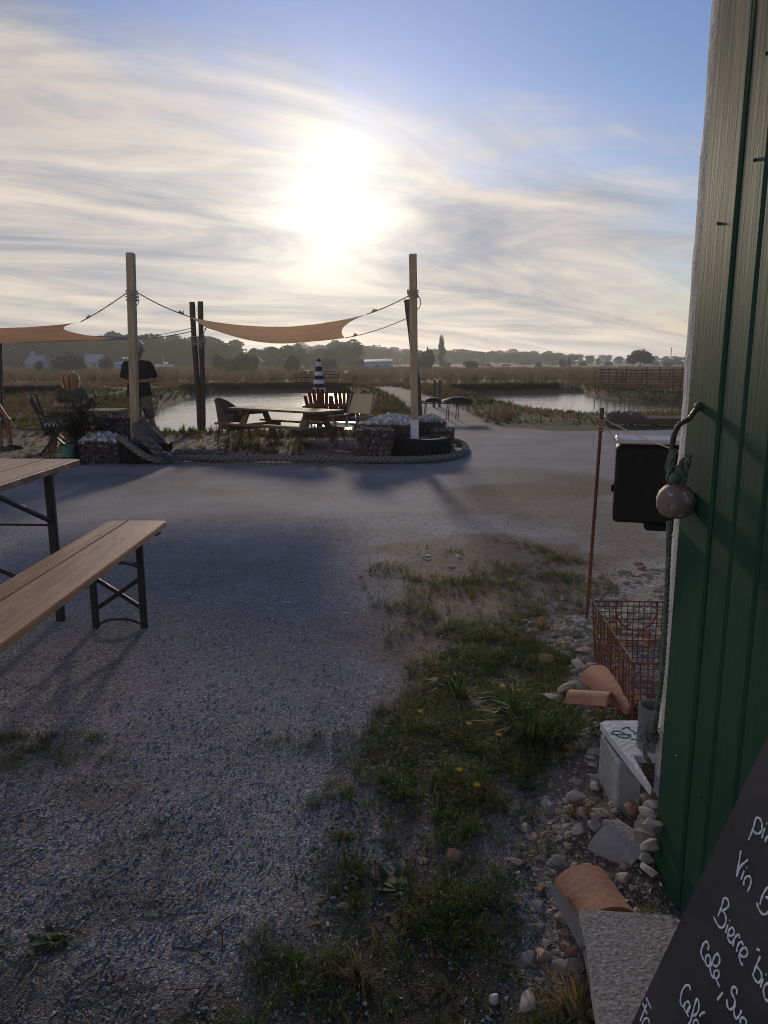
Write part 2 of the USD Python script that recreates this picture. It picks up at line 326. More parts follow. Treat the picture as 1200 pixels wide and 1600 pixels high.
M['pot_black'] = simple('black_plastic_pot', (.012, .012, .013), None, 4, .5)
M['stripe'] = mat('striped_cushion', {'tc': ('texture_coordinate', {}), 'w': ('wave_texture', {'scale': 5.0, 'distortion': 1.2}), 'r': ('rgb_ramp', {'ramp': [(0, (.02, .025, .05)), (.48, (.02, .025, .05)), (.52, (.5, .5, .56)), (1, (.5, .5, .56))]}), 'p': ('principled_bsdf', {'roughness': .9})},
                  [('tc.object', 'w.vector'), ('w.fac', 'r.fac'), ('r.color', 'p.base_color')], surface='p.BSDF')
M['shell'] = simple('oyster_shell', (.82, .83, .86), (.40, .38, .37), 14, .5, .5, 60, rand=.45)
M['shell_dull'] = simple('dull_oyster_shell', (.34, .31, .30), (.10, .085, .08), 14, .6, .5, 60, rand=.6)
def stone_mat(name, cols, coord='object'):
    return mat(name, {'oi': ('object_info', {}), 'tc': ('texture_coordinate', {}), 'n': ('noise_texture', {'scale': 9.0, 'detail': 6.0, 'roughness': .7}), 'r': ('rgb_ramp', {'ramp': [(i / (len(cols) - 1), c) for i, c in enumerate(cols)]}),
        'mr': ('map_range', {'from_min': .3, 'from_max': .7, 'to_min': .68, 'to_max': 1.25}), 'hv': ('hsv', {}), 'n2': ('noise_texture', {'scale': 40.0, 'detail': 4.0}), 'b': ('bump', {'strength': .6, 'distance': .02}), 'p': ('principled_bsdf', {'roughness': .9, 'specular_ior_level': .3})},
        [('oi.random', 'r.fac'), ('tc.object', 'n.vector'), ('n.fac', 'mr.value'), ('r.color', 'hv.color'), ('mr.result', 'hv.value'), ('hv.color', 'p.base_color'), ('tc.object', 'n2.vector'), ('n2.fac', 'b.height'), ('b.normal', 'p.normal')], surface='p.BSDF')
M['stone'] = stone_mat('rubble_stone', [(.40, .36, .30), (.28, .26, .25), (.34, .30, .24), (.46, .43, .40), (.25, .20, .16), (.36, .27, .20), (.42, .40, .38)])
for k_, cs_ in enumerate([((.46, .40, .32), (.56, .50, .42)), ((.30, .29, .29), (.42, .41, .41)), ((.42, .31, .23), (.50, .40, .31)), ((.60, .57, .52), (.48, .44, .39)), ((.30, .15, .10), (.38, .22, .15)), ((.24, .205, .165), (.36, .32, .26))]):
    M[f'stone{k_}'] = simple('rubble_stone_' + 'abcdef'[k_], cs_[0], cs_[1], 9, .92, .7, 42, rand=.15, spec=.25)
for k_, c_ in enumerate([(.20, .19, .215), (.29, .28, .305), (.14, .135, .15), (.36, .34, .35), (.66, .65, .66), (.25, .215, .19)]): M[f'grain{k_}'] = simple('gravel_grain_' + 'abcdef'[k_], c_, tuple(x * .8 for x in c_), 90, .9, spec=.3)
M['pebble'] = stone_mat('gravel_pebble', [(.20, .195, .215), (.30, .29, .31), (.15, .145, .16), (.24, .225, .23), (.40, .39, .40), (.19, .17, .165), (.26, .25, .27), (.17, .165, .18)])
M['grass'] = leaf('yard_grass', (.030, .048, .016), (.10, .135, .048), .40, .5, .5, (1.2, 1.3, .6), 3.0)
M['dry_grass'] = leaf('dry_grass', (.10, .07, .035), (.24, .17, .085), .40, .6, .5, (1.15, 1.0, .65), 3.0)
M['marsh_grass'] = leaf('marsh_grass', (.085, .064, .043), (.20, .145, .095), .42, .7, .55, (1.15, 1.0, .7), .12)
M['bank_grass'] = leaf('bank_grass', (.05, .052, .024), (.15, .135, .062), .45, .7, .55, (1.15, 1.1, .6), .5)
M['reed'] = leaf('dark_bank_reed', (.016, .019, .010), (.045, .048, .023), .25, .7, .5, (1.1, 1.1, .6), .5)
M['weed'] = leaf('broad_weed_leaf', (.03, .05, .016), (.085, .105, .038), .3, .75, .5, (1.2, 1.3, .5), 8.0)
M['tree_leaf'] = leaf('woodland_foliage', (.014, .019, .012), (.038, .046, .025), .22, .7, .55, (1.1, 1.2, .6), .10)
M['bush_leaf'] = leaf('willow_bush_foliage', (.045, .055, .026), (.105, .115, .055), .30, .7, .55, (1.1, 1.2, .6), .3)
M['pine_leaf'] = leaf('dark_pine_foliage', (.010, .014, .009), (.026, .032, .018), .15, .7, .5, (1.1, 1.2, .6), .3)
M['oleander'] = leaf('oleander_leaf', (.030, .038, .018), (.085, .095, .05), .3, .4, .6, (1.2, 1.25, .6), 6.0)
M['petal'] = leaf('yellow_petal', (.50, .32, .02), (.60, .40, .03), .3, .5)
def cloth_mat(name, c, trans=.55):
    return mat(name, {'tc': ('texture_coordinate', {}), 'w': ('noise_texture', {'scale': 2.2, 'detail': 3.0}), 'r': ('rgb_ramp', {'ramp': [(.3, tuple(x * .86 for x in c)), (.7, c)]}), 'd': ('diffuse_bsdf', {}), 't': ('translucent_bsdf', {}), 'm': ('mix_closure', {'fac': trans})},
               [('tc.object', 'w.vector'), ('w.fac', 'r.fac'), ('r.color', 'd.color'), ('r.color', 't.color'), ('d.BSDF', 'm.closure1'), ('t.BSDF', 'm.closure2')], surface='m.closure')
M['sail'] = cloth_mat('beige_shade_cloth', (.90, .54, .29), .62)
M['sail2'] = cloth_mat('rust_shade_cloth', (.74, .40, .22), .58)
M['sail3'] = cloth_mat('pale_grey_shade_cloth', (.36, .36, .38), .3)
M['water'] = mat('pond_water', {'geo': ('geometry', {}), 'mp': ('mapping', {'scale': (1.0, .55, 1)}), 'n': ('noise_texture', {'scale': 5.0, 'detail': 3.0, 'roughness': .55}), 'n2': ('noise_texture', {'scale': .8, 'detail': 2.0}),
    'ad': ('math', {'math_type': 'multiply_add', 'value2': 2.0}), 'b': ('bump', {'strength': .18, 'distance': .05}), 'p': ('principled_bsdf', {'base_color': (.035, .038, .034), 'roughness': .10, 'ior': 1.45, 'specular_ior_level': .5})},
    [('geo.position', 'mp.vector'), ('mp.vector', 'n.vector'), ('mp.vector', 'n2.vector'), ('n2.fac', 'ad.value1'), ('n.fac', 'ad.value3'), ('ad.value', 'b.height'), ('b.normal', 'p.normal')], surface='p.BSDF')
# ground: masks painted where each kind of ground lies (R bare earth, G low green growth, B pale trodden grit)
M['ground'] = mat('marsh_ground', {'at': ('attribute', {'attribute': 'cover'}), 'sp': ('separate_color', {}), 'geo': ('geometry', {}),
    'n': ('noise_texture', {'scale': .25, 'detail': 8.0, 'roughness': .65}), 'nf': ('noise_texture', {'scale': 14.0, 'detail': 6.0, 'roughness': .7}),
    'r': ('rgb_ramp', {'ramp': [(.3, (.085, .06, .036)), (.5, (.12, .083, .05)), (.7, (.07, .062, .034))]}),
    're': ('rgb_ramp', {'ramp': [(.3, (.13, .105, .08)), (.5, (.22, .185, .15)), (.68, (.34, .30, .25))]}),
    'rg': ('rgb_ramp', {'ramp': [(.3, (.035, .04, .018)), (.7, (.095, .09, .042))]}),
    'rp': ('rgb_ramp', {'ramp': [(.3, (.26, .22, .18)), (.7, (.42, .37, .31))]}),
    'm1': ('mix', {}), 'm2': ('mix', {}), 'm3': ('mix', {}), 'b': ('bump', {'strength': .8, 'distance': .05}), 'p': ('principled_bsdf', {'roughness': .95, 'specular_ior_level': .15})},
    [('at.color', 'sp.color'), ('geo.position', 'n.vector'), ('geo.position', 'nf.vector'), ('n.fac', 'r.fac'), ('nf.fac', 're.fac'), ('nf.fac', 'rg.fac'), ('nf.fac', 'rp.fac'),
     ('r.color', 'm1.color1'), ('re.color', 'm1.color2'), ('sp.r', 'm1.fac'), ('m1.color', 'm2.color1'), ('rg.color', 'm2.color2'), ('sp.g', 'm2.fac'), ('m2.color', 'm3.color1'), ('rp.color', 'm3.color2'), ('sp.b', 'm3.fac'),
     ('m3.color', 'p.base_color'), ('nf.fac', 'b.height'), ('b.normal', 'p.normal')], surface='p.BSDF')
# the gravel yard: R bare brown earth showing through, G green growth showing through, B pale rubble dust
M['yard'] = mat('yard_gravel', {'at': ('attribute', {'attribute': 'cover'}), 'sp': ('separate_color', {}), 'geo': ('geometry', {}),
    'vo': ('voronoi_texture', {'scale': 200.0, 'randomness': 1.0}), 'v2': ('voronoi_texture', {'scale': 42.0}), 'n': ('noise_texture', {'scale': .9, 'detail': 7.0, 'roughness': .6}), 'nf': ('noise_texture', {'scale': 26.0, 'detail': 6.0, 'roughness': .75}),
    'dn': ('noise_texture', {'scale': 45.0, 'detail': 4.0, 'roughness': .7}), 'dm': ('vector_math', {'math_type': 'multiply_add', 'vector2': (.016, .016, .016)}),
    'cr': ('separate_color', {}), 'rs': ('rgb_ramp', {'ramp': [(.0, (.105, .095, .104)), (.4, (.178, .164, .176)), (.75, (.265, .248, .262)), (.88, (.37, .353, .365)), (1, (.60, .585, .60))]}),
    'rn': ('map_range', {'from_min': .3, 'from_max': .7, 'to_min': .72, 'to_max': 1.2}), 'hv': ('hsv', {}),
    're': ('rgb_ramp', {'ramp': [(.3, (.05, .034, .025)), (.52, (.105, .074, .056)), (.7, (.22, .17, .135))]}),
    'rg': ('rgb_ramp', {'ramp': [(.3, (.022, .022, .012)), (.7, (.065, .062, .032))]}),
    'rp': ('rgb_ramp', {'ramp': [(.3, (.20, .17, .14)), (.52, (.32, .285, .24)), (.7, (.45, .41, .36))]}),
    'm1': ('mix', {}), 'm2': ('mix', {}), 'm3': ('mix', {}),
    'h': ('math', {'math_type': 'multiply_add', 'value2': -1.0}), 'h2': ('math', {'math_type': 'multiply_add', 'value2': -.2}),
    'b': ('bump', {'strength': .6, 'distance': .008}), 'p': ('principled_bsdf', {'roughness': .9, 'specular_ior_level': .3})},
    [('at.color', 'sp.color'), ('geo.position', 'dn.vector'), ('dn.color', 'dm.vector1'), ('geo.position', 'dm.vector3'), ('dm.vector', 'vo.vector'), ('dm.vector', 'v2.vector'), ('geo.position', 'n.vector'), ('geo.position', 'nf.vector'), ('vo.color', 'cr.color'), ('cr.r', 'rs.fac'), ('n.fac', 'rn.value'), ('rs.color', 'hv.color'), ('rn.result', 'hv.value'),
     ('nf.fac', 're.fac'), ('nf.fac', 'rg.fac'), ('nf.fac', 'rp.fac'), ('hv.color', 'm1.color1'), ('re.color', 'm1.color2'), ('sp.r', 'm1.fac'), ('m1.color', 'm2.color1'), ('rg.color', 'm2.color2'), ('sp.g', 'm2.fac'), ('m2.color', 'm3.color1'), ('rp.color', 'm3.color2'), ('sp.b', 'm3.fac'),
     ('m3.color', 'p.base_color'), ('vo.distance', 'h.value1'), ('nf.fac', 'h.value3'), ('v2.distance', 'h2.value1'), ('h.value', 'h2.value3'), ('h2.value', 'b.height'), ('b.normal', 'p.normal')], surface='p.BSDF')
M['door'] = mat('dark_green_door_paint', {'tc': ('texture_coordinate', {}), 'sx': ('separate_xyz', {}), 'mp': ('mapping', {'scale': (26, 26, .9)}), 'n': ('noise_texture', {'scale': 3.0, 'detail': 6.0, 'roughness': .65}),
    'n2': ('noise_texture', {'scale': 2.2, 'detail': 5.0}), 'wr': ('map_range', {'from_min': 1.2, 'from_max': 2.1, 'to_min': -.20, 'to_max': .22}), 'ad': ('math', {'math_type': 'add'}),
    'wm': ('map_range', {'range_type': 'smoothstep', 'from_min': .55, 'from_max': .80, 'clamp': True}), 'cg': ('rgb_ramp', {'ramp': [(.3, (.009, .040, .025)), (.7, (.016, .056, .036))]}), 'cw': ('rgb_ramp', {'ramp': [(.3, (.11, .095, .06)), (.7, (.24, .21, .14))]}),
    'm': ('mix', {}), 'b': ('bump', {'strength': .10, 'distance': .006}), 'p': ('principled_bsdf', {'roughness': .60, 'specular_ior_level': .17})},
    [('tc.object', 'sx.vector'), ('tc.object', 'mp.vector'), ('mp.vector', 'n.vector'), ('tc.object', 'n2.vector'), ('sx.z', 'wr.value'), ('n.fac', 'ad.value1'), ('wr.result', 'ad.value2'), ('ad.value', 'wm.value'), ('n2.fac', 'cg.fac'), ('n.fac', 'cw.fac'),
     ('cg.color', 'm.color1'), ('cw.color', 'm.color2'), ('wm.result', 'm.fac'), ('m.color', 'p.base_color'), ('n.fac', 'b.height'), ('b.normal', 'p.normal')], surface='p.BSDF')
M['float'] = mat('peeling_float_paint', {'tc': ('texture_coordinate', {}), 'n': ('noise_texture', {'scale': 34.0, 'detail': 7.0, 'roughness': .75}), 'r': ('rgb_ramp', {'interpolate': True, 'ramp': [(0, (.075, .06, .052)), (.55, (.14, .11, .095)), (.60, (.34, .37, .44)), (1, (.46, .50, .60))]}), 'b': ('bump', {'strength': .6, 'distance': .01}), 'p': ('principled_bsdf', {'roughness': .6})},
    [('tc.object', 'n.vector'), ('n.fac', 'r.fac'), ('r.color', 'p.base_color'), ('n.fac', 'b.height'), ('b.normal', 'p.normal')], surface='p.BSDF')

# ------------------------------------------------------------------ ground, yard, water
def warped(n, lo, hi, k, c=0.0):
    a, b = np.arcsinh((lo - c) / k), np.arcsinh((hi - c) / k)
    return c + k * np.sinh(np.linspace(a, b, n))
def sheet(X, Y, Z, keep=None):
    ny, nx = X.shape; v = np.stack([X.ravel(), Y.ravel(), Z.ravel()], 1)
    i, j = np.meshgrid(np.arange(ny - 1), np.arange(nx - 1), indexing='ij'); a = i * nx + j
    q = np.stack([a, a + 1, a + nx + 1, a + nx], -1).reshape(-1, 4)
    if keep is not None:
        k = keep.ravel()[q].any(1); q = q[k]
        used = np.unique(q); m = np.full(len(v), -1); m[used] = np.arange(len(used)); q = m[q]; v = v[used]
        return v, q, used
    return v, q, np.arange(len(v))
def add_cover(prim, c):
    UsdGeom.PrimvarsAPI(prim).CreatePrimvar('cover', Sdf.ValueTypeNames.Color3fArray, 'vertex').Set(Vt.Vec3fArray.FromNumpy(np.asarray(c, np.float32)))
inside = lambda poly, x, y: shapely.contains(poly, shapely.points(x, y))
def sdist(poly, x, y):
    p = shapely.points(x, y); d = shapely.distance(p, poly.exterior); return np.where(shapely.contains(poly, p), d, -d)
px_poly = lambda pts: Polygon([P(x, y)[:2] for x, y in pts]).buffer(0)
wob = lambda x, y, s, k, o=4: (fbm(np.stack([x * s, y * s, 0 * x + k], -1), o, 11) - .5)
yard_poly = Polygon([(-40, -12), (14, -12)] + [tuple(P(x, y)[:2]) for x, y in [(1400, 688), (1060, 672), (960, 674), (860, 674), (790, 668), (740, 664), (712, 672), (725, 700), (728, 716), (690, 726), (560, 728), (300, 727), (150, 728), (-100, 722), (-600, 715)]]).buffer(0)
path_poly = LineString([P(x, y)[:2] for x, y in [(730, 690), (715, 668), (690, 646), (655, 626), (622, 613), (598, 605)]]).buffer(.75)
weeds = px_poly([(655, 1060), (720, 1000), (840, 955), (890, 1010), (885, 1180), (810, 1240), (780, 1320), (800, 1450), (815, 1680), (545, 1680), (520, 1500), (520, 1390), (580, 1260), (625, 1150)])
dirt = px_poly([(560, 905), (640, 855), (800, 845), (920, 880), (1010, 960), (930, 1010), (860, 1010), (700, 1090), (640, 1060), (590, 980)])
rubble = px_poly([(800, 985), (930, 905), (1080, 880), (1250, 900), (1250, 1150), (1100, 1700), (850, 1700), (835, 1450), (800, 1320), (850, 1230), (905, 1180), (885, 1050)])
moss = px_poly([(-60, 1290), (120, 1260), (300, 1340), (420, 1480), (330, 1700), (-200, 1700)])
xs, ys = warped(330, -1200, 1200, .9, 0.0), warped(430, -14, 1250, 1.2, 3.0)
X, Y = np.meshgrid(xs, ys)
Z = T(X, Y)
xf, yf = X.ravel(), Y.ravel()
dy = sdist(yard_poly, xf, yf); dp = sdist(path_poly, xf, yf); pd = pond_depth(xf, yf)
isl = sstep(-.8, .8, 17.0 - yf) * sstep(-.6, 1.0, -pd - 1.1 + 1.6 * wob(xf, yf, 1.1, 2)) * (yf > 8)
right_bank = sstep(-.3, .3, xf - 1.6) * (yf > 14)
cov = np.stack([isl * (1 - right_bank), sstep(0, 1, 1.5 - np.abs(pd + 1.2)) * (yf < 40) + .35 * (yf < 40) * sstep(14, 20, yf) + right_bank * .95 * (yf < 30), sstep(-.5, .35, dp + .9 * wob(xf, yf, 1.3, 5))], 1).clip(0, 1)
v, q, used = sheet(X, Y, Z, keep=dy < 1.0)
g = MB().add(v, q).build('ground', M['ground'], smooth=True); tag(g, kind='structure'); add_cover(g, cov[used])
xs, ys = warped(420, -16, 14, 1.0, .2), warped(520, -10, 26, 1.6, 2.0)
X, Y = np.meshgrid(xs, ys)
lump = .004 * (fbm(np.stack([X * 9, Y * 9, 0 * X], -1), 4, 21) - .5) * sstep(16, 6, np.abs(Y))
xf, yf = X.ravel(), Y.ravel(); dy = sdist(yard_poly, xf, yf) + .5 * wob(xf, yf, 1.2, 9)
Z = T(X, Y) + lump + (.012 * sstep(-.25, .1, dy) - .03 * sstep(0.05, -.3, dy)).reshape(X.shape)
dw, dd, dr, dm = (sdist(p, xf, yf) for p in (weeds, dirt, rubble, moss))
n1, n2 = wob(xf, yf, 1.6, 1, 5), wob(xf, yf, 4.5, 3, 5)
patches = sstep(.04, .2, wob(xf, yf, .8, 7, 5)) * sstep(3.2, 2.2, yf)
far_brown = (.5 * sstep(.02, .2, wob(xf, yf, .5, 17)) + .75 * sstep(-.06, .16, wob(xf, yf, 1.1, 19, 5)) * sstep(.2, 1.0, xf) * sstep(12, 9, yf)) * sstep(4, 6, yf)
near_rub = sstep(-.2, .15, dr + .4 * n1)
cov = np.stack([sstep(-.3, .12, dd + .9 * n1) * .95 + far_brown + .8 * sstep(-.25, .1, dw + .6 * n1) + near_rub * sstep(3.4, 2.6, yf), .9 * sstep(-.12, .2, dw + .5 * n1 + .4 * n2) * (1 - near_rub * .7) + .75 * sstep(-.1, .5, dm + 1.2 * n1 + 1.3 * n2) + .65 * patches,
                sstep(-.35, .25, dr + .6 * n1) * .75 * sstep(2.7, 3.6, yf)], 1).clip(0, 1)
v, q, used = sheet(X, Y, Z, keep=dy > -.35)
g = MB().add(v, q).build('gravel_yard', M['yard'], smooth=True); tag(g, kind='structure'); add_cover(g, cov[used])
def water(name, poly):
    p = poly.buffer(.9)
    x0, y0, x1, y1 = p.bounds
    w = trimesh.creation.extrude_polygon(p, .3); w.apply_translation((0, 0, WATER - .3))
    b = MB().mesh(w); tag(b.build(name, M['water']), kind='structure')
for p in PONDS: water('pond_water', p)

# ------------------------------------------------------------------ the building at the right, its open door
XD, YD = 0.70, 1.79
b = thing('whitewashed_building', 'white rough plastered building whose corner shows behind the green door', 'building', (0, 0, 0))
def plaster_wall():
    n, k = 60, 26
    zz = np.linspace(0, 2.75, n)
    def face(p0, p1, m):
        t = np.linspace(0, 1, m); pts = np.array([[*(V(*p0) * (1 - a) + V(*p1) * a), z] for z in zz for a in t])
        return pts, m
    m = 0.012
    prof = [(XD + .05, -5.0), (XD + .05, .75)], [(XD + .05, 1.0), (XD + .05, 1.95)]
    mb = MB()
    path = [(0.755, y) for y in np.linspace(-5, 1.94, 90)] + [(0.757, 1.965), (0.772, 1.978)] + [(x, 1.98) for x in np.linspace(.83, 5.5, 50)] + [(5.5, y) for y in np.linspace(1.9, -5, 12)] + [(x, -5) for x in np.linspace(5.4, .76, 12)]
    path = np.array(path); N = len(path)
    c = V(3, -1.5)
    v = np.zeros((n, N, 3)); v[..., :2] = path[None]; v[..., 2] = zz[:, None]
    q = v.reshape(-1, 3); r = (fbm(q * 40, 3, 31) - .5) * .016
    d = np.zeros_like(q); near = path[None].repeat(n, 0).reshape(-1, 2)
    d[:, 0] = np.where(near[:, 0] < .80, -1, 0); d[:, 1] = np.where(near[:, 1] > 1.9, 1, 0)
    q = q + d * np.abs(r)[:, None] * .9
    i, j = np.meshgrid(np.arange(n - 1), np.arange(N - 1), indexing='ij'); a = i * N + j
    return MB().add(q, np.stack([a, a + 1, a + N + 1, a + N], -1).reshape(-1, 4))
plaster_wall().build('wall', M['plaster'], b, smooth=True)
rf = MB(); rf.add([(.45, -5.3, 2.72), (3.1, -5.3, 3.7), (3.1, 2.15, 3.7), (.45, 2.15, 2.72), (5.8, -5.3, 2.72), (5.8, 2.15, 2.72), (.45, -5.3, 2.62), (3.1, -5.3, 3.6), (3.1, 2.15, 3.6), (.45, 2.15, 2.62), (5.8, -5.3, 2.62), (5.8, 2.15, 2.62)],
                  [[0, 1, 2, 3], [1, 4, 5, 2], [6, 9, 8, 7], [7, 8, 11, 10], [0, 3, 9, 6], [4, 10, 11, 5], [3, 2, 8, 9], [2, 5, 11, 8], [0, 6, 7, 1], [1, 7, 10, 4]])
rf.build('roof', M['roof_tile'], b)
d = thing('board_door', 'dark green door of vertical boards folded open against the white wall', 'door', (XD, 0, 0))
widths = [.18, .108, .112, .108, .11, .112, .108, .11]; y = YD
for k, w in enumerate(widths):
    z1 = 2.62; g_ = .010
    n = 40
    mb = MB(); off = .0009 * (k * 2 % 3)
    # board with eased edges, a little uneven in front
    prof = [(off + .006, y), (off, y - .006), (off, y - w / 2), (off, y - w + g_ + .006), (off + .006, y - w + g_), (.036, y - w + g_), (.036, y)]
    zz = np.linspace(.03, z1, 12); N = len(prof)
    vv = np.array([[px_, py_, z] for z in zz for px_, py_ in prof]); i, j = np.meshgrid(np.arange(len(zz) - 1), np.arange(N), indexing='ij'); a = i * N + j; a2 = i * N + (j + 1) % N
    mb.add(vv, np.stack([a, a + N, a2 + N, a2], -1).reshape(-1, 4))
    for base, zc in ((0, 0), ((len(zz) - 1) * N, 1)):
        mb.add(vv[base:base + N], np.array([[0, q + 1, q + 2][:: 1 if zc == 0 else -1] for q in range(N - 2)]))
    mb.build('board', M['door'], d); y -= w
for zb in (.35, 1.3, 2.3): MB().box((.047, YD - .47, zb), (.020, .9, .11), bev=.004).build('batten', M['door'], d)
# wrought-iron catch on the door
pt = lambda px, py, out: at_y(px, py, YD - .05) * V(1, 1, 1) + V(0, 0, 0)
hk = [(XD - .003, YD - .075, 1.245), (XD - .012, YD - .072, 1.236), (XD - .02, YD - .07, 1.222), (XD - .036, YD - .068, 1.212), (XD - .046, YD - .066, 1.198), (XD - .051, YD - .064, 1.17), (XD - .052, YD - .062, 1.13), (XD - .05, YD - .06, 1.095)]
hk = [V(*p) - V(XD, 0, 0) for p in hk]
hm = MB().tube(spline(hk, 24), .0062, 8); hm.mesh(trimesh.creation.icosphere(2, .010), trimesh.transformations.translation_matrix(hk[0] + V(0, 0, .004)))
hm.build('iron_catch', M['iron'], d, smooth=40)
for zz_, yy_ in ((1.72, .235), (1.90, .245), (1.63, .09), (.42, .1), (.40, .24)): MB().mesh(trimesh.creation.icosphere(1, .0035), trimesh.transformations.translation_matrix((.0, YD - yy_, zz_))).build('nail', M['iron'], d)
# float hung on the catch
fc = at_y(1056, 783, YD - .075)
f = thing('net_float', 'round net float with flaking pale paint hanging on the door catch', 'float', fc)
pr = [(0.0001, .040), (.012, .040), (.026, .034), (.038, .021), (.043, .004), (.042, -.012), (.034, -.028), (.020, -.037), (.0001, -.040)]
MB().lathe(pr, 28).build('ball', M['float'], f, smooth=50)
top = V(XD - .050, YD - .06, 1.10) - fc
lp = spline([(-.002, 0, .036), (-.016, .006, .075), (-.010, .006, .115), top + V(.0, .004, -.002), top + V(.012, 0, .004), (.018, -.004, .105), (.016, -.002, .07), (.004, 0, .036)], 36)
tw = MB()
for s_ in range(3):
    a = np.linspace(0, 30, len(lp)) + s_ * 2.094
    tw.tube(lp + np.stack([.0045 * np.cos(a), .0045 * np.sin(a), .002 * np.sin(a * 1.3)], 1), .0042, 6)
tw.build('rope_loop', M['green_rope'], f, smooth=True)
kn = MB()
for q in range(5): kn.mesh(trimesh.creation.icosphere(2, .013), trimesh.transformations.translation_matrix((.010 * math.sin(q * 2.3), .010 * math.cos(q * 1.7), .040 + .007 * q)))
kn.build('knot', M['green_rope'], f, smooth=True)
# green rope falling along the door's edge to the pipe
pts = [at_y(1046, 815, YD + .03), at_y(1043, 900, YD + .04), at_y(1038, 1000, YD + .05), at_y(1030, 1090, YD + .08), at_y(1022, 1140, YD + .14), at_y(1014, 1160, YD + .20), at_y(1008, 1175, YD + .19), at_y(1016, 1190, YD + .18)]
pl = spline(pts, 80); t_ = thing('door_rope', 'worn green rope trailing down the door edge to the grey pipe', 'rope', (0, 0, 0))
for s_ in range(3):
    a = np.linspace(0, 110, len(pl)) + s_ * 2.094
    MB().tube(pl + np.stack([.0035 * np.cos(a), .0035 * np.sin(a), 0 * a], 1), .0042, 6).build('strand', M['green_rope'], t_, smooth=True)
fr = MB()
for q in range(46):
    c0 = pl[-12] + rng.normal(0, .012, 3); fr.tube(np.array([c0, c0 + rng.normal(0, .012, 3), c0 + rng.normal(0, .016, 3) + V(0, 0, -.012)]), .0022, 4)
fr.build('frayed_end', M['green_rope'], t_)

# ------------------------------------------------------------------ chalkboard leaning on the door
from scipy.optimize import fsolve
eh = V(.10, -.995, 0); nh = V(.995, .10, 0)
A = V(0, 0, EYE) + ray(985, 1600) * 1.36; rB = ray(1200, 1145)
th, s_, zB = fsolve(lambda q: A + q[1] * (math.sin(q[0]) * nh + math.cos(q[0]) * V(0, 0, 1)) - (V(0, 0, EYE) + rB * q[2]), (.3, .6, 1.3))
up = math.sin(th) * nh + math.cos(th) * V(0, 0, 1); nrm = np.cross(up, eh); nrm = nrm if nrm[0] < 0 else -nrm
s0 = -(A[2] - .012) / up[2]; O = A + up * s0; Lb = (min(.695, .90) - O[0]) / up[0]
cb = thing('chalkboard', 'black chalkboard with handwritten white drinks list leaning on the green door', 'chalkboard', (0, 0, 0))
Rb = np.stack([eh, nrm, up], 1); Wb = .46
MB().box(O + eh * Wb / 2 + up * Lb / 2 - nrm * .009, (Wb, .018, Lb), Rb, .002).build('panel', M['chalkboard'], cb)
def on_board(px, py, lift=.0006):
    d_ = ray(px, py); c = V(0, 0, EYE); t = ((O + nrm * lift - c) @ nrm) / (d_ @ nrm); return c + d_ * t
def word(strokes, ox, oy, sc, r=.0018):
    mb = MB()
    for st in strokes:
        if len(st) == 1: st = [st[0], (st[0][0] + 6, st[0][1] + 10)]
        p = np.array([on_board(ox + x / sc, oy + y / sc) for x, y in st])
        if len(p) > 2: p = spline(p, 5 * len(p))
        k = len(mb.v); mb.tube(p, r * (1 + .22 * np.sin(np.arange(len(p)) * .9)), 6)
        w = mb.v[-1]; h_ = (w - O) @ nrm; mb.v[-1] = w - nrm * ((h_ - .0006) * .7)[:, None]
    mb.build('chalk_word', M['chalk'], cb, smooth=True)
a_ = (1100, 1260, 9.41); b_ = (1080, 1380, 8.0); c_ = (990, 1460, 6.316)
word([[(755, 205), (720, 330), (655, 490)], [(755, 205), (785, 165), (835, 200), (855, 290), (840, 370), (800, 400), (725, 345)], [(895, 315), (850, 465)], [(920, 250)], [(941, 430), (900, 520)], [(905, 500), (935, 440), (975, 450), (970, 540)]], *a_)
word([[(540, 650), (520, 800), (483, 1030), (520, 920), (580, 840), (645, 785)], [(590, 945), (545, 1075)], [(625, 895)], [(585, 1160), (590, 1090), (640, 1030), (680, 1040), (690, 1110), (670, 1190), (635, 1250)]], *a_)
word([[(950, 60), (915, 110), (860, 270)], [(820, 245), (850, 330), (905, 390), (955, 370), (985, 300), (930, 170)], [(950, 60), (985, 80), (985, 140), (930, 170)]], *b_)
word([[(400, 215), (370, 320), (335, 410)], [(400, 215), (420, 185), (460, 215), (470, 270), (430, 325), (378, 335)], [(378, 335), (415, 370), (435, 440), (415, 530), (375, 560), (330, 520), (280, 420)], [(460, 515), (430, 620)], [(478, 460)],
      [(470, 640), (510, 655), (538, 610), (520, 560), (485, 570), (460, 640), (465, 700), (500, 745), (525, 720)], [(540, 690), (520, 785)], [(528, 740), (550, 680), (590, 645), (605, 690)], [(570, 860), (580, 790), (620, 735), (655, 780)], [(620, 890), (680, 915), (705, 870), (680, 810), (640, 820), (605, 890), (610, 960), (650, 1025)]], *b_)
word([[(830, 810), (828, 845)], [(850, 820), (848, 850)], [(865, 915), (810, 1040), (768, 1160)], [(810, 1040), (860, 1090), (882, 1160), (845, 1245), (790, 1190), (768, 1130)], [(900, 1195), (865, 1300)], [(935, 1135)], [(975, 1255), (915, 1290), (905, 1370), (945, 1470), (1000, 1400), (975, 1255)]], *b_)
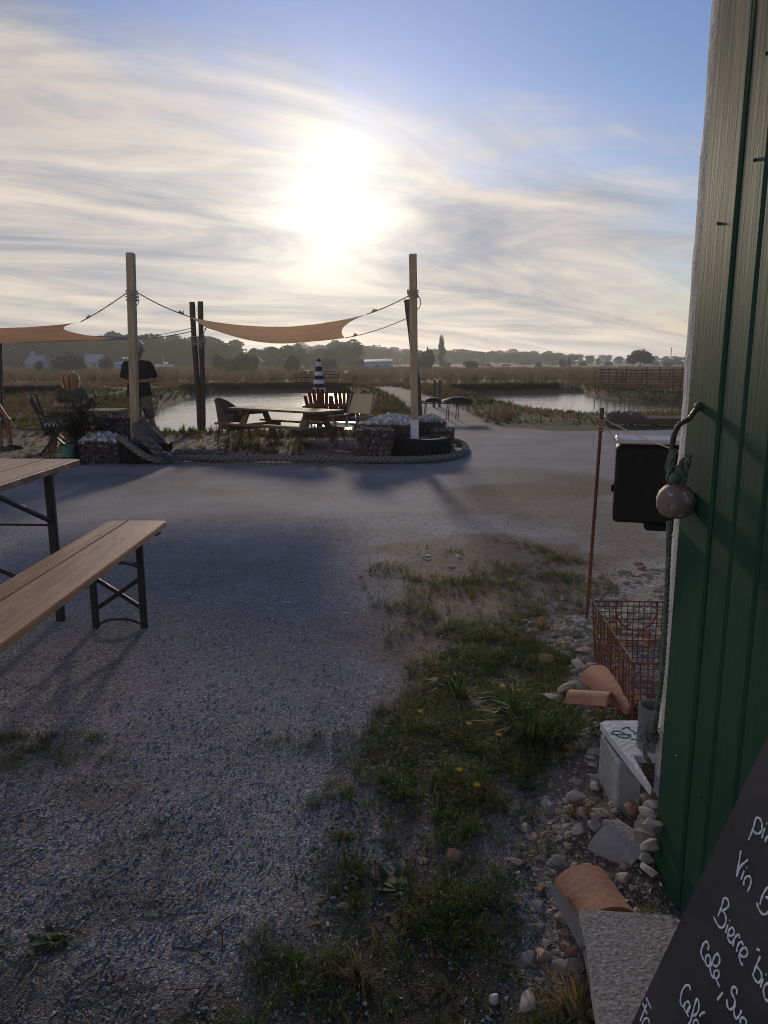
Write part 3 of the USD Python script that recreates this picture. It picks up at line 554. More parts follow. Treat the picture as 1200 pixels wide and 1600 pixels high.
word([[(205, 830), (215, 770), (190, 735), (145, 780), (125, 870), (160, 960), (175, 980)], [(210, 895), (240, 940), (240, 1000), (215, 1040), (180, 980), (185, 920), (210, 895)], [(240, 1020), (290, 920), (325, 885), (355, 930), (345, 1010), (310, 1040), (275, 1020)], [(275, 1000), (240, 1060), (245, 1120), (290, 1185)], [(320, 1090), (350, 1120), (340, 1170), (305, 1190), (285, 1140), (310, 1090)], [(310, 1190), (330, 1240), (355, 1295)], [(395, 1365), (328, 1460)]], *b_)
word([[(1015, 590), (1010, 530), (990, 520), (965, 560), (990, 620), (1000, 680), (965, 740), (920, 640)], [(1010, 700), (990, 770), (1010, 830), (1050, 790), (1065, 750)], [(1055, 880), (1075, 820), (1105, 840), (1105, 900)]], *c_)
word([[(560, 550), (545, 505), (510, 510), (470, 590), (465, 680), (495, 715)], [(555, 690), (525, 665), (500, 710), (525, 770), (560, 700), (530, 770), (545, 810)], [(590, 800), (625, 780), (645, 700), (635, 645), (580, 790), (540, 884)], [(650, 810), (680, 775), (705, 775)], [(590, 890), (605, 845), (630, 850), (640, 884), (600, 930)]], *c_)
word([[(125, 625), (150, 680), (175, 735)], [(90, 680), (135, 785)], [(130, 690), (65, 855)], [(85, 905), (110, 835), (140, 830), (155, 884)]], *c_)

# ------------------------------------------------------------------ the rubble corner: slabs, tiles, pipe, basket, rod, box
def prism(mb, poly, z0, z1, bev=0):
    m = trimesh.creation.extrude_polygon(Polygon(poly), z1 - z0); m.apply_translation((0, 0, z0)); return mb.mesh(m)
t = thing('concrete_slab', 'grey pebbled concrete slab lying beside the foot of the chalkboard', 'slab', (0, 0, 0))
zs = .085; c1, c2, c3, c4 = (on_z(905, 1420, zs), on_z(1052, 1430, zs), on_z(1085, 1620, zs), on_z(940, 1640, zs))
sl = [c[:2] for c in (c1, c2, c3 + V(.05, -.1, 0), c4 + V(0, -.05, 0))]
m_ = MB(); prism(m_, sl, zs - .045, zs); m_.build('slab_body', M['concrete'], t)
def half_tile(mb, r0, r1, L, th=.013, n=14, arc=PI):
    a = np.linspace((PI - arc) / 2, (PI + arc) / 2, n); rows = []
    for rr in (0, 1):
        for s_ in np.linspace(0, 1, 6):
            r = (r0 * (1 - s_) + r1 * s_) - rr * th; rows.append(np.stack([r * np.cos(a), np.full(n, s_ * L), r * np.sin(a) * .82], 1))
    v_ = np.array(rows); f_ = []
    idx = lambda k, j: k * n + j
    for k in range(5):
        for j in range(n - 1):
            f_ += [[idx(k, j), idx(k, j + 1), idx(k + 1, j + 1), idx(k + 1, j)], [idx(6 + k, j), idx(7 + k, j), idx(7 + k, j + 1), idx(6 + k, j + 1)]]
    for j in range(n - 1): f_ += [[idx(0, j), idx(6, j), idx(6, j + 1), idx(0, j + 1)], [idx(5, j), idx(5, j + 1), idx(11, j + 1), idx(11, j)]]
    for k in range(5):
        for j in (0, n - 1): f_ += [[idx(k, j), idx(k + 1, j), idx(7 + k, j), idx(6 + k, j)]]
    return mb.add(v_.reshape(-1, 3), np.array(f_))
p0 = P(952, 1468); t = thing('roof_tile', 'half round terracotta roof tile with its end against the concrete slab', 'roof tile', (p0[0] + .002, p0[1] + .005, T1(p0[0], p0[1]) - .012), rot=(-1, 0, 9))
half_tile(MB(), .084, .078, .17).build('tile_body', M['terracotta'], t, smooth=40)
qa, qb = P(1000, 1160), P(940, 1098)
t = thing('roof_tile', 'long terracotta half round tile lying along the rusty basket', 'roof tile', (qa[0], qa[1], T1(qa[0], qa[1]) + .06), rot=(-5, 0, math.degrees(math.atan2(-(qb - qa)[0], (qb - qa)[1]))))
half_tile(MB(), .062, .075, np.linalg.norm(qb - qa) + .05).build('tile_body', M['terracotta'], t, smooth=40)
qa = P(952, 1150)
t = thing('roof_tile', 'short broken terracotta tile in front of the white board', 'roof tile', (qa[0], qa[1], T1(qa[0], qa[1]) + .045), rot=(-8, 6, 62))
half_tile(MB(), .085, .085, .15, arc=1.9).build('tile_body', M['terracotta'], t, smooth=40)
# dark sherds at the slab's flank and pale broken pipe pieces by the door foot
def sherd(name, label, cat, px, py, r, L, rot, m, arc=2.0, dz=.0, th=.012):
    q = P(px, py); t = thing(name, label, cat, (q[0], q[1], T1(q[0], q[1]) + dz), rot=rot); half_tile(MB(), r, r * .9, L, th, 9, arc).build('sherd_body', M[m], t, smooth=40)
sherd('tile_sherd', 'dark curved tile sherd standing against the concrete slab', 'tile sherd', 903, 1530, .07, .20, (4, 62, 12), 'pipe_grey', 1.9, .02)
sherd('pipe_sherd', 'pale grey curved pipe sherd lying at the foot of the door', 'pipe sherd', 1003, 1372, .085, .13, (8, -24, 30), 'sherd', 2.0, -.03)
sherd('pipe_sherd', 'small grey pipe sherd leaning on the larger one beside the door', 'pipe sherd', 1018, 1330, .06, .09, (14, 20, -30), 'sherd', 1.7, .0)
# whitewashed board on stones, with a black mark
zt = .235
B = [on_z(938, 1130, zt), on_z(945, 1126, zt), on_z(1006, 1125, zt) + V(.10, .0, 0), V(.93, 2.03, 0), V(.715, 2.03, 0), on_z(1018, 1230, zt), on_z(1014, 1228, zt)]
t = thing('marker_board', 'white painted board with a black scrawled mark laid on stones beside the door', 'board', (0, 0, 0))
m_ = MB(); prism(m_, [q[:2] for q in B], zt - .022, zt); m_.build('board_body', M['whitewash'], t)
mk = MB()
for st in ([(265, 470), (265, 420), (320, 405), (430, 420), (520, 460), (600, 500), (660, 530), (590, 565), (500, 565), (400, 540), (330, 500), (265, 470)], [(205, 470), (300, 485), (500, 485), (690, 500)], [(480, 375), (620, 325), (665, 330)], [(620, 345), (780, 440)], [(750, 475), (880, 430)]):
    p = np.array([on_z(940 + x / 15, 1115 + y_ / 15, zt) for x, y_ in st]); p = spline(p, 6 * len(p)) if len(p) > 2 else p
    q = MB().tube(p, .0028, 6); w = q.v[0]; w[:, 2] = zt + (w[:, 2] - zt) * .3 + .0005; mk.add(w, q.f[0])
mk.build('painted_mark', M['black_paint'], t)
MB().box((B[0][0] + .035, B[0][1] - .10, (zt - .026) / 2), (.07, .19, zt - .03), bev=.006).build('white_block', M['block'], t)
pp = V(.785, 2.085, zt)
t = thing('grey_pipe', 'open grey plastic pipe standing on the white board behind the door', 'pipe', pp)
MB().lathe([(.040, 0), (.042, .002), (.042, .128), (.0405, .130), (.037, .128), (.037, .004), (.0001, .003)], 28).build('pipe_body', M['pipe_grey'], t, smooth=40)
# rusty wire basket
t = thing('wire_basket', 'empty rusty wire basket with a handle standing among the stones', 'basket', (.862, 2.50, T1(1.0, 2.8) + .0), rz=-.06)
bw, bl, bh = .40, .70, .29
for nm, pa, pb, pc in (('side_panel', (0, 0, 0), (0, bl, 0), (0, 0, 1)), ('side_panel', (bw, 0, 0), (bw, bl, 0), (0, 0, 1)), ('end_panel', (0, bl, 0), (bw, bl, 0), (0, 0, 1)), ('end_panel', (0, 0, 0), (bw, 0, 0), (0, 0, 1)), ('base_panel', (0, 0, .012), (bw, 0, .012), None)):
    mb = MB(); pa, pb = V(*pa), V(*pb); L = np.linalg.norm(pb - pa); n = int(L / .025)
    wav = lambda p: p + rng.normal(0, .0022, p.shape)
    if pc:
        for k in range(n + 1):
            q = pa + (pb - pa) * k / n; ins = (V(bw / 2, bl / 2, 0) - q) * V(1, 1, 0) * .10
            mb.tube(wav(np.array([q + ins, q + ins * .5 + V(0, 0, bh / 2), q + V(0, 0, bh)])), .0021, 4)
        for k in range(13):
            ins = lambda q: (V(bw / 2, bl / 2, 0) - q) * V(1, 1, 0) * .10 * (1 - k / 12)
            mb.tube(wav(np.array([q + ins(q) + V(0, 0, bh * k / 12) for q in (pa, (pa + pb) / 2, pb)])), .0021 if k < 12 else .0036, 5)
    else:
        for k in range(12): mb.tube(wav(np.array([(.02 + .36 * k / 11, .04, .012), (.02 + .36 * k / 11, bl - .04, .012)])), .0019, 4)
        for k in range(20): mb.tube(wav(np.array([(.02, .04 + .62 * k / 19, .014), (bw - .02, .04 + .62 * k / 19, .014)])), .0019, 4)
    mb.build(nm, M['rust_wire'], t)
hd = MB(); hd.tube(spline([(.11, bl, bh), (.10, bl - .02, bh - .05), (.13, bl - .03, bh - .10), (.20, bl - .03, bh - .12), (.26, bl - .02, bh - .08), (.27, bl, bh)], 24), .004, 6); hd.build('handle', M['rust'], t)
# rusty rod and cord
r0, r1 = at_y(915, 985, 3.72), at_y(941, 637, 3.72)
t = thing('iron_rod', 'thin rusty iron rod leaning upright with a cord tied near its dark top', 'rod', (0, 0, 0))
MB().tube(np.array([r0 - V(0, 0, .08), r1 * .92 + r0 * .08]), .0085, 8).build('shaft', M['rust'], t, smooth=True)
MB().tube(np.array([r1 * .915 + r0 * .085, r1]), .0105, 8).build('cap', M['steel'], t, smooth=True)
t = thing('cord_line', 'pale cord stretched from the iron rod to the building corner', 'cord', (0, 0, 0))
kp = r0 * .055 + r1 * .945
mb = MB()
for k in range(5):
    a = np.linspace(0, 2 * PI, 14); c0 = r0 * (.05 + .012 * k) + r1 * (.95 - .012 * k); mb.tube(np.stack([c0[0] + .0125 * np.cos(a), c0[1] + .0125 * np.sin(a), c0[2] + .004 * np.sin(a + k)], 1), .0028, 5)
mb.build('wrap', M['cord'], t)
MB().tube(catenary(kp + V(.01, 0, .01), (1.06, 2.60, 1.025), .010, 20), .0028, 5).build('span', M['cord'], t)
MB().tube(spline([kp + V(.01, -.01, 0), kp + V(.06, -.02, -.09), at_y(968, 694, 3.5)], 12), .0024, 5).build('stay', M['cord'], t)
MB().tube(spline([kp + V(-.01, 0, 0), kp + V(-.03, -.01, -.06), kp + V(-.035, -.01, -.13)], 10), .0016, 4).build('loose_end', M['cord'], t)
# black box on its post
yb = 3.45; a0, a1 = at_y(960, 690, yb), at_y(960, 815, yb)
t = thing('letter_box', 'black plastic box with grey lid on a post behind the green door', 'box', (a0[0] + .012, yb, a1[2]), rz=-.27)
hb = a0[2] - a1[2]
MB().box((.20, .10, hb / 2 - .010), (.40, .22, hb - .02), bev=.012).build('box_body', M['plastic_black'], t)
MB().box((.20, .10, hb + .002), (.41, .235, .020), bev=.006).build('lid', M['lid_grey'], t)
MB().box((-.006, .08, hb * .40), (.014, .06, .032), bev=.004).build('clasp', M['plastic_black'], t)
MB().box((.27, .09, -.022), (.26, .18, .026), bev=.01).build('bracket', M['plastic_black'], t)
MB().box((.345, .12, -a1[2] / 2 - .03), (.05, .05, a1[2] - .02)).build('post', M['dead_wood'], t)

# ------------------------------------------------------------------ stones
def stone_mesh(seed, flat=1.0, sub=2):
    r = np.random.default_rng(seed); pts = r.normal(0, 1, (16, 3)); pts /= np.linalg.norm(pts, axis=1, keepdims=True); pts *= r.uniform(.72, 1.05, (16, 1)) * V(1, r.uniform(.65, .9), r.uniform(.5, .75) * flat)
    h = trimesh.convex.convex_hull(pts); m = m3.Manifold(m3.Mesh(np.asarray(h.vertices, np.float32), np.asarray(h.faces, np.uint32))).refine(3)
    q = m.to_mesh(); tm = trimesh.Trimesh(q.vert_properties[:, :3], q.tri_verts); trimesh.smoothing.filter_laplacian(tm, iterations=1, lamb=.35)
    v = np.array(tm.vertices); v += (fbm(v * 3 + seed, 3, seed)[:, None] - .5) * .10 * v
    return v, np.array(tm.faces)
SK = []
for k in range(9):
    c = proto(f'stone_{"abcdefghi"[k]}'); MB().add(*stone_mesh(40 + k, .8 if k % 3 else .45)).build('stone_body', M['stone%d' % (0, 1, 2, 3, 0, 5, 2, 4, 1)[k]], c, smooth=22); SK.append(c)
r3 = np.random.default_rng(91)
for k in range(14):
    yy = 1.74 + .19 * (k % 5) / 4; sz = r3.uniform(.028, .042); xx = .70 + .012 * r3.normal() if yy > 1.80 else .675
    copy(SK[r3.integers(9)], 'stone', 'stone stacked under the white marker board', 'stone', (xx, yy, T1(xx, yy) + .03 + .062 * (k // 5)), r3.uniform(0, 6.28), sz, 'stones stacked under the white marker board')
stones = []   # (x, y, size)
for px, py, w in [(855, 1032, 22), (880, 1025, 14), (912, 1030, 20), (905, 1048, 24), (897, 1060, 12), (922, 1056, 18), (935, 1065, 22), (915, 1072, 16), (893, 1072, 14), (905, 1085, 24), (925, 1085, 18), (935, 1092, 16), (885, 1090, 22), (870, 1095, 26), (918, 1103, 16), (897, 1105, 14), (935, 1100, 14), (905, 1120, 16), (918, 1128, 14), (888, 1008, 14), (905, 1000, 20), (925, 995, 12),
                  (915, 1162, 14), (905, 1180, 22), (893, 1185, 24), (930, 1190, 18), (920, 1200, 16), (900, 1260, 26), (925, 1240, 18), (945, 1235, 20), (960, 1275, 24), (880, 1290, 18), (940, 1295, 20), (965, 1250, 16), (955, 1312, 14), (975, 1290, 18),
                  (832, 1305, 20), (850, 1313, 18), (826, 1330, 22), (845, 1340, 18), (828, 1350, 16), (808, 1345, 20), (822, 1368, 16), (836, 1358, 14), (840, 1395, 14), (806, 1265, 24), (820, 1275, 16), (840, 1420, 12), (852, 1440, 10), (880, 1470, 14), (860, 1475, 18), (872, 1515, 20), (858, 1490, 10), (868, 1530, 18), (825, 1488, 30), (822, 1558, 34), (880, 1560, 22), (846, 1590, 18), (890, 1345, 12), (910, 1330, 14), (950, 1335, 16), (1010, 1412, 14), (895, 1400, 12),
                  (706, 1335, 26), (660, 1343, 20), (716, 868, 14), (668, 873, 12), (705, 885, 10), (735, 905, 9), (800, 905, 12), (770, 910, 9), (758, 1018, 12), (720, 1015, 10), (815, 992, 12), (797, 1003, 10), (600, 1100, 10), (630, 1105, 8), (625, 1547, 14), (690, 1530, 14), (605, 1550, 12), (530, 1415, 26), (500, 1410, 14)]:
    stones.append((px, py, w))
r2 = np.random.default_rng(3)
for px, py, w in stones:
    q = P(px, py + w * .35); dist = math.hypot(q[1], EYE); sz = w / 2 * dist / FPX * (1.85 if px > 840 and py < 1140 else 1.5)
    if px < 800: lab = ('stone lying in the weeds beside the large broad leaved weed' if py > 1300 else 'stone lying on the brown earth patch right of the gravel' if py < 1050 and px > 640 else 'small stone at the edge of gravel and weeds')
    elif py < 1012: lab = 'stone at the top of the edging by the foot of the iron rod'
    elif py < 1075: lab = 'stone of the edging between the tall grass clump and rusty basket'
    elif py < 1132: lab = 'stone heaped left of the terracotta tiles'
    elif py < 1222: lab = 'stone lying left of the white marker board'
    elif px < 856 and py < 1430: lab = 'stone in the cluster along the left edge of the rubble'
    elif py < 1345: lab = 'stone on the earth between white board and grey pipe sherd'
    elif px > 890: lab = 'small stone beside the half round tile at the door foot'
    else: lab = 'stone lying left of the concrete slab and its tile'
    copy(SK[r2.integers(9)], 'stone', lab, 'stone', (q[0], q[1], T1(q[0], q[1]) + sz * .28), r2.uniform(0, 6.28), sz * r2.uniform(.9, 1.15), 'loose stones, ' + lab.split(' ', 1)[1])
n_ok = 0
while n_ok < 150:   # bed of stones right of the rod and basket
    px, py = r2.uniform(845, 1060), r2.uniform(885, 1110)
    if px < 845 + (1110 - py) * .2 or (px < 930 and py < 960 and r2.random() < .85): continue
    q = P(px, py); sz = r2.uniform(.018, .062) * (1 if px > 930 else .7)
    if .88 < q[0] < 1.32 and 2.45 < q[1] < 3.3 and sz > .035: continue
    copy(SK[r2.integers(9)], 'stone', 'pale limestone of the stone bed around the rusty basket and rod', 'stone', (q[0], q[1], T1(q[0], q[1]) + sz * .25), r2.uniform(0, 6.28), sz, 'stones of the bed by the rusty basket'); n_ok += 1
n_ok = 0
while n_ok < 110:   # larger stones strewn over the rubble strip
    py = r2.uniform(985, 1560); px = r2.uniform(805, 985 if py < 1230 else 960 if py < 1330 else 895)
    q = P(px, py)
    if not rubble.contains(Point(q[0], q[1])) or (py < 1150 and px > 950) or (1120 < py < 1290 and px > 925): continue
    sz = r2.uniform(.010, .026)
    copy(SK[r2.integers(9)], 'stone', 'small rough stone strewn over the rubble strip along the wall', 'stone', (q[0], q[1], T1(q[0], q[1]) + sz * .3), r2.uniform(0, 6.28), sz, 'small stones of the rubble strip'); n_ok += 1
def scatter(poly, n, seed, weight=None, ymax=None):
    r = np.random.default_rng(seed); x0, y0, x1, y1 = poly.bounds; y1 = min(y1, ymax or y1); out = []
    tot = 0
    while tot < n:
        x, y = r.uniform(x0, x1, 4 * n), r.uniform(y0, y1, 4 * n); k = inside(poly, x, y)
        if weight is not None: k &= r.random(4 * n) < weight(x, y)
        out.append(np.stack([x[k], y[k]], 1)); tot += k.sum()
    return np.concatenate(out)[:n]
rub2 = rubble.intersection(Polygon([(0, .8), (2.6, .8), (2.6, 6.5), (0, 6.5)]))
xy = scatter(rub2, 9000, 5, lambda x, y: np.clip(1.2 - .12 * y, .2, 1) * np.where(x > .70, np.where(y < 2.0, 0, 1), 1))
sc = np.exp(r2.normal(math.log(.0105), .55, len(xy))).clip(.004, .034)
pm = [(MB().add(*stone_mesh(70 + k, .9)), M['stone%d' % (0, 1, 5, 2, 4, 3)[k]], 25) for k in range(6)]
instancer('rubble_chips', pm, np.c_[xy, T(xy[:, 0], xy[:, 1]) + sc * .3], r2.choice(6, len(xy), p=(.26, .24, .2, .16, .06, .08)), r2.uniform(0, 6.28, len(xy)), sc, 'stuff', 'small stone chips and rubble bedded in earth beside the wall', 'rubble')
# gravel grains of the yard, thinning with distance
near = Polygon([(-3.4, .9), (1.2, .9), (3.2, 7.5), (-5.5, 7.5)])
xy = scatter(near, 150000, 9, lambda x, y: np.clip(3.4 / y ** 2, .012, 1) * np.where(sdist(weeds, x, y) < .05, 1, .35))
sc = np.exp(r2.normal(math.log(.0031), .42, len(xy))).clip(.0014, .010)
def chip(seed):
    h = trimesh.convex.convex_hull(np.random.default_rng(seed).normal(0, 1, (9, 3))); v = np.array(h.vertices); v /= np.abs(v).max(0); return v * V(1, .8, .55), np.array(h.faces)
pm = [(MB().add(*chip(90 + k)), M['grain%d' % k], False) for k in range(6)]
instancer('yard_gravel', pm, np.c_[xy, T(xy[:, 0], xy[:, 1]) + .011 + sc * .25], r2.choice(6, len(xy), p=(.28, .24, .18, .14, .06, .10)), r2.uniform(0, 6.28, len(xy)), sc, 'stuff', 'small grey angular gravel grains covering the yard', 'gravel', tilt=r2.normal(0, .35, (len(xy), 2)))
mid = Polygon([(1.0, 3.6), (2.6, 3.4), (6.5, 11.5), (2.0, 11.5), (.4, 5.5)])
xy = np.vstack([scatter(mid, 4200, 71, lambda x, y: np.clip(fbm(np.stack([x * .9, y * .9, 0 * x], -1), 3, 6) * 4 - 1.5, .05, 1)), scatter(Polygon([(-4.5, 3.2), (3, 3.2), (7, 13), (-6, 11)]), 1100, 72)])
sc = np.exp(r2.normal(math.log(.0115), .45, len(xy))).clip(.005, .04)
instancer('yard_stones', [(MB().add(*stone_mesh(81 + k, .8)), M['stone%d' % (0, 3, 3, 2)[k]], 30) for k in range(4)], np.c_[xy, T(xy[:, 0], xy[:, 1]) + .008 - sc * .05], r2.integers(0, 4, len(xy)), r2.uniform(0, 6.28, len(xy)), sc, 'stuff', 'scattered small stones on the open yard', 'stones')
# single shells in the yard
sh = np.random.default_rng(12)
def oyster(seed, cup=.25):
    r = np.random.default_rng(seed); n = 14; a = np.linspace(0, 2 * PI, n, endpoint=False); rad = (1 + .25 * np.cos(a)) * (1 + r.normal(0, .09, n)); v = [(0.1, 0, -cup)]
    for s_ in (.5, 1.0):
        for k in range(n): v.append((s_ * rad[k] * math.cos(a[k]), s_ * rad[k] * math.sin(a[k]) * .72, -cup + cup * s_ ** 2 * 1.4 + r.normal(0, .05)))
    f = [[0, 1 + k, 1 + (k + 1) % n] for k in range(n)]
    for k in range(n): j = (k + 1) % n; f += [[1 + k, 1 + n + k, 1 + n + j], [1 + k, 1 + n + j, 1 + j]]
    return np.array(v), np.array(f)
for px, py, w, lab in [(301, 1563, 15, 'white oyster shell lying in the dark gravel at the bottom left'), (485, 1100, 11, 'white shell fragment in the gravel left of the weeds'), (540, 962, 9, 'small white shell in the middle of the gravel yard'), (665, 872, 16, 'flat white shell at the top of the brown earth patch'), (448, 945, 13, 'pale flat shell piece in the gravel beyond the bench'), (885, 1030, 20, 'pinkish white shell piece standing on the stone edging')]:
    q = P(px, py); s_ = w / 2 * math.hypot(q[1], EYE) / FPX; t = thing('shell', lab, 'shell', (q[0], q[1], T1(q[0], q[1]) + .012), sh.uniform(0, 6), scale=s_); MB().add(*oyster(px)).build('shell_body', M['white_paint'], t, smooth=True)
q = P(770, 1570); t = thing('whelk_shell', 'grey whelk shell standing in the weeds near the bottom edge', 'shell', (q[0], q[1], T1(q[0], q[1]) + .008), scale=.72, rot=(24, 14, 0))
mb = MB(); pr = spline([(.001, .045), (.007, .036), (.009, .030), (.014, .020), (.015, .008), (.009, -.004), (.001, -.010)], 20); pr[:, 0] += .0012 * np.sin(np.arange(20) * 1.9)
MB().lathe(pr, 16).build('shell_body', M['lid_grey'], t, smooth=True)

# ------------------------------------------------------------------ beer bench and table at the left
def worn_plank(x0, x1, y0, y1, z0, z1, rr=.02, corners=(0, 0, 0, 0)):
    """A board along y with eased edges; corners rounded at (x0 y1), (x1 y1)."""
    def rc(x, y, r, a0):
        return [(x + r * math.cos(a), y + r * math.sin(a)) for a in np.linspace(a0, a0 + PI / 2, 6)] if r > 0 else [(x, y)]
    pts = rc(x1 - corners[1], y1 - corners[1], corners[1], 0) + rc(x0 + corners[0], y1 - corners[0], corners[0], PI / 2) + [(x0, y0), (x1, y0)]
    p = Polygon(pts); e = .004; a = np.array(p.exterior.coords)[:-1]; b_ = np.array(p.buffer(-e).exterior.coords)[:-1]
    m1 = trimesh.creation.extrude_polygon(p, (z1 - z0) - e); m1.apply_translation((0, 0, z0))
    m2 = trimesh.creation.extrude_polygon(p.buffer(-e * .5), e * .5); m2.apply_translation((0, 0, z1 - e))
    m3_ = trimesh.creation.extrude_polygon(p.buffer(-e), e * .5); m3_.apply_translation((0, 0, z1 - e * .5))
    return MB().mesh(m1).mesh(m2).mesh(m3_)
def steel_bar(mb, a, b, w=.032, t=.016): return mb.bar(a, b, w, t, up=(0, 1, 0), bev=.002)
g0 = T1(-1.3, 3.8)
t = thing('beer_bench', 'long varnished wooden folding bench with black steel legs at the left', 'bench', (0, 0, 0))
worn_plank(-1.376, -1.165, 1.85, 4.06, .474, .500, corners=(0, .035)).build('seat_plank', M['bench_top'], t)
worn_plank(-1.482, -1.379, 1.85, 4.06, .474, .500, corners=(.035, 0)).build('seat_plank', M['bench_top'], t)
for y in (3.97, 1.95): MB().box((-1.325, y, .456), (.28, .05, .032), bev=.006).build('batten', M['steel'], t)
MB().box((-1.325, 3.0, .462), (.27, .06, .022)).build('batten', M['steel'], t)
xa, xb = -1.226, -1.472
for y in (3.745, 2.05):
    for x in (xa, xb):
        MB().box((x, y, .228 + g0 / 2), (.034, .022, .446), bev=.004).build('leg', M['steel'], t)
    cr = MB(); steel_bar(cr, (xa, y, .27), (xb, y, .10), .022, .010); steel_bar(cr, (xa, y + .011, .10), (xb, y + .011, .27), .022, .010); cr.build('cross_brace', M['steel'], t)
    MB().tube(np.array([(xa, y, .345), (xb, y, .345)]), .005, 8).build('rod', M['steel'], t)
    st = MB(); steel_bar(st, (xa, y - .012, .33), (xa - .02, y + (-.35 if y > 3 else .35), .46), .02, .010); st.build('strut', M['steel'], t)
    MB().tube(spline([(xa - .02, y, .025), (xa - .06, y, .045), (xa - .125, y, .05), (xb + .06, y, .045), (xb + .02, y, .025)], 14), .007, 8).build('foot_hoop', M['steel'], t)
for x, y in ((-1.30, 3.62), (-1.262, 3.62), (-1.40, 3.70)): MB().lathe([(.0001, .5012), (.007, .5012), (.008, .5002)], 12, (x, y, 0)).build('bolt_head', M['iron'], t)
t = thing('beer_table', 'pale wooden folding beer table with black steel legs at the left edge', 'table', (0, 0, 0))
zt2 = .82
for k, (x0, x1) in enumerate(((-1.955, -1.772), (-2.142, -1.9565), (-2.33, -2.1435))):
    x0 += .11; x1 += .11
    worn_plank(x0, x1, 2.1, 4.17 + .012 * k, zt2 - .026, zt2, corners=(0, .02 if k == 0 else 0)).build('top_plank', M['bench_top'], t)
MB().box((-1.658, 3.13, zt2 - .016), (.008, 2.06, .032), bev=.003).build('edge_strip', M['bench_edge'], t)
for y in (3.96, 2.4): MB().box((-1.96, y, zt2 - .045), (.50, .06, .036), bev=.006).build('batten', M['steel'], t)
for y in (3.87, 2.5):
    for x in (-1.70, -2.20): MB().box((x - .005, y, (zt2 - .03) / 2 - .004), (.045, .028, zt2 - .03), bev=.005).build('leg', M['steel'], t)
    cr = MB(); steel_bar(cr, (-1.705, y, .31), (-2.205, y, .10), .026, .010); steel_bar(cr, (-1.705, y + .012, .14), (-2.205, y + .012, .36), .026, .010); cr.build('cross_brace', M['steel'], t)
    MB().tube(np.array([(-1.705, y, .515), (-2.205, y, .52)]), .006, 8).build('rod', M['steel'], t)
    st = MB(); steel_bar(st, (-1.707, y - .015, .54), (-1.74, y - .55 if y > 3 else y + .5, zt2 - .035), .03, .014); st.build('strut', M['steel'], t)

# ------------------------------------------------------------------ posts and shade sails of the seating island
yL, yR = 12.0, 12.4
def square_post(name, label, a, b, w, parent=None, foot=None):
    t = thing(name, label, 'post', (0, 0, 0)); d = V(*b) - V(*a)
    MB().bar(a, b, w, w, up=(0, 1, 0), bev=.012).build('shaft', M['post'], t)
    return t
PL0, PL1 = at_y(211, 668, yL), at_y(204, 395, yL); PR0, PR1 = at_y(648, 676, yR), at_y(645, 397, yR)
PL0 = PL0 + (PL0 - PL1) * .14
t = square_post('wooden_post', 'pale sawn wooden post rising from the rope heap at the left', PL0, PL1, .118)
mb = MB()
for k in range(4):
    c = at_y(206, 455 + k * 4.5, yL); a = np.linspace(0, 2 * PI, 16); mb.tube(np.stack([c[0] + .086 * np.cos(a), c[1] + .086 * np.sin(a), c[2] + .008 * np.sin(a * 2 + k)], 1), .009, 6)
mb.build('rope_lashing', M['cord'], t)
MB().tube(spline([at_y(213, 458, yL - .08), at_y(217, 468, yL - .1), at_y(213, 478, yL - .1), at_y(203, 481, yL - .1), at_y(201, 472, yL - .1)], 20), .007, 5).build('rope_tail', M['cord'], t)
t = square_post('wooden_post', 'pale sawn wooden post with a white foot standing in the big tyre', PR0, PR1, .118)
c = PR0 + (PR1 - PR0) * .075; MB().bar(PR0 - V(0, 0, .1), c, .128, .128, up=(0, 1, 0)).build('white_foot', M['white_paint'], t)
mb = MB()
for k in range(4):
    c = at_y(645, 454 + k * 3.2, yR); a = np.linspace(0, 2 * PI, 16); mb.tube(np.stack([c[0] + .086 * np.cos(a), c[1] + .086 * np.sin(a), c[2] + .008 * np.sin(a * 2 + k)], 1), .009, 6)
mb.build('rope_lashing', M['cord'], t)
MB().tube(spline([at_y(652, 461, yR - .05), at_y(657, 470, yR - .05), at_y(656, 479, yR - .05), at_y(651, 484, yR - .02)], 16), .008, 5).build('rope_tail', M['cord'], t)
yD = 17.6
def dark_post(label, pts, r):
    t = thing('round_post', label, 'post', (0, 0, 0)); p = spline([at_y(x, y, yD) for x, y in pts], 14); n = len(p); mb = MB().tube(p, r * (1 + .07 * np.sin(np.arange(n) * 1.7)), 12); mb.build('shaft', M['old_wood'], t, smooth=40); return t
t = dark_post('leaning dark driftwood post, left one of the pair at the pond', [(300, 472), (304, 540), (309, 610), (313, 674)], .062)
t = dark_post('upright dark driftwood post, right one of the pair at the pond', [(313, 471), (315, 540), (317, 610), (317, 674)], .060)
mb = MB()
for k in range(5):
    a = np.linspace(0, 2 * PI, 16); c = at_y(311, 527 + k * 3, yD); mb.tube(np.stack([c[0] + .15 * np.cos(a), c[1] + .12 * np.sin(a), c[2] + .02 * np.sin(a * 2 + k)], 1), .008, 5)
mb.build('rope_lashing', M['cord'], t)
MB().tube(spline([at_y(318, 523, yD - .1), at_y(319, 532, yD - .15), at_y(314, 538, yD - .15), at_y(317, 545, yD - .15), at_y(312, 540, yD - .15)], 20), .007, 5).build('rope_tail', M['cord'], t)
dark_post('dark leaning post half hidden behind the pale post in the tyre', [(636, 468), (642, 520), (652, 600), (656, 674)], .066)
dark_post('dark post cut by the left picture edge', [(-2, 520), (0, 580), (0, 680)], .06)
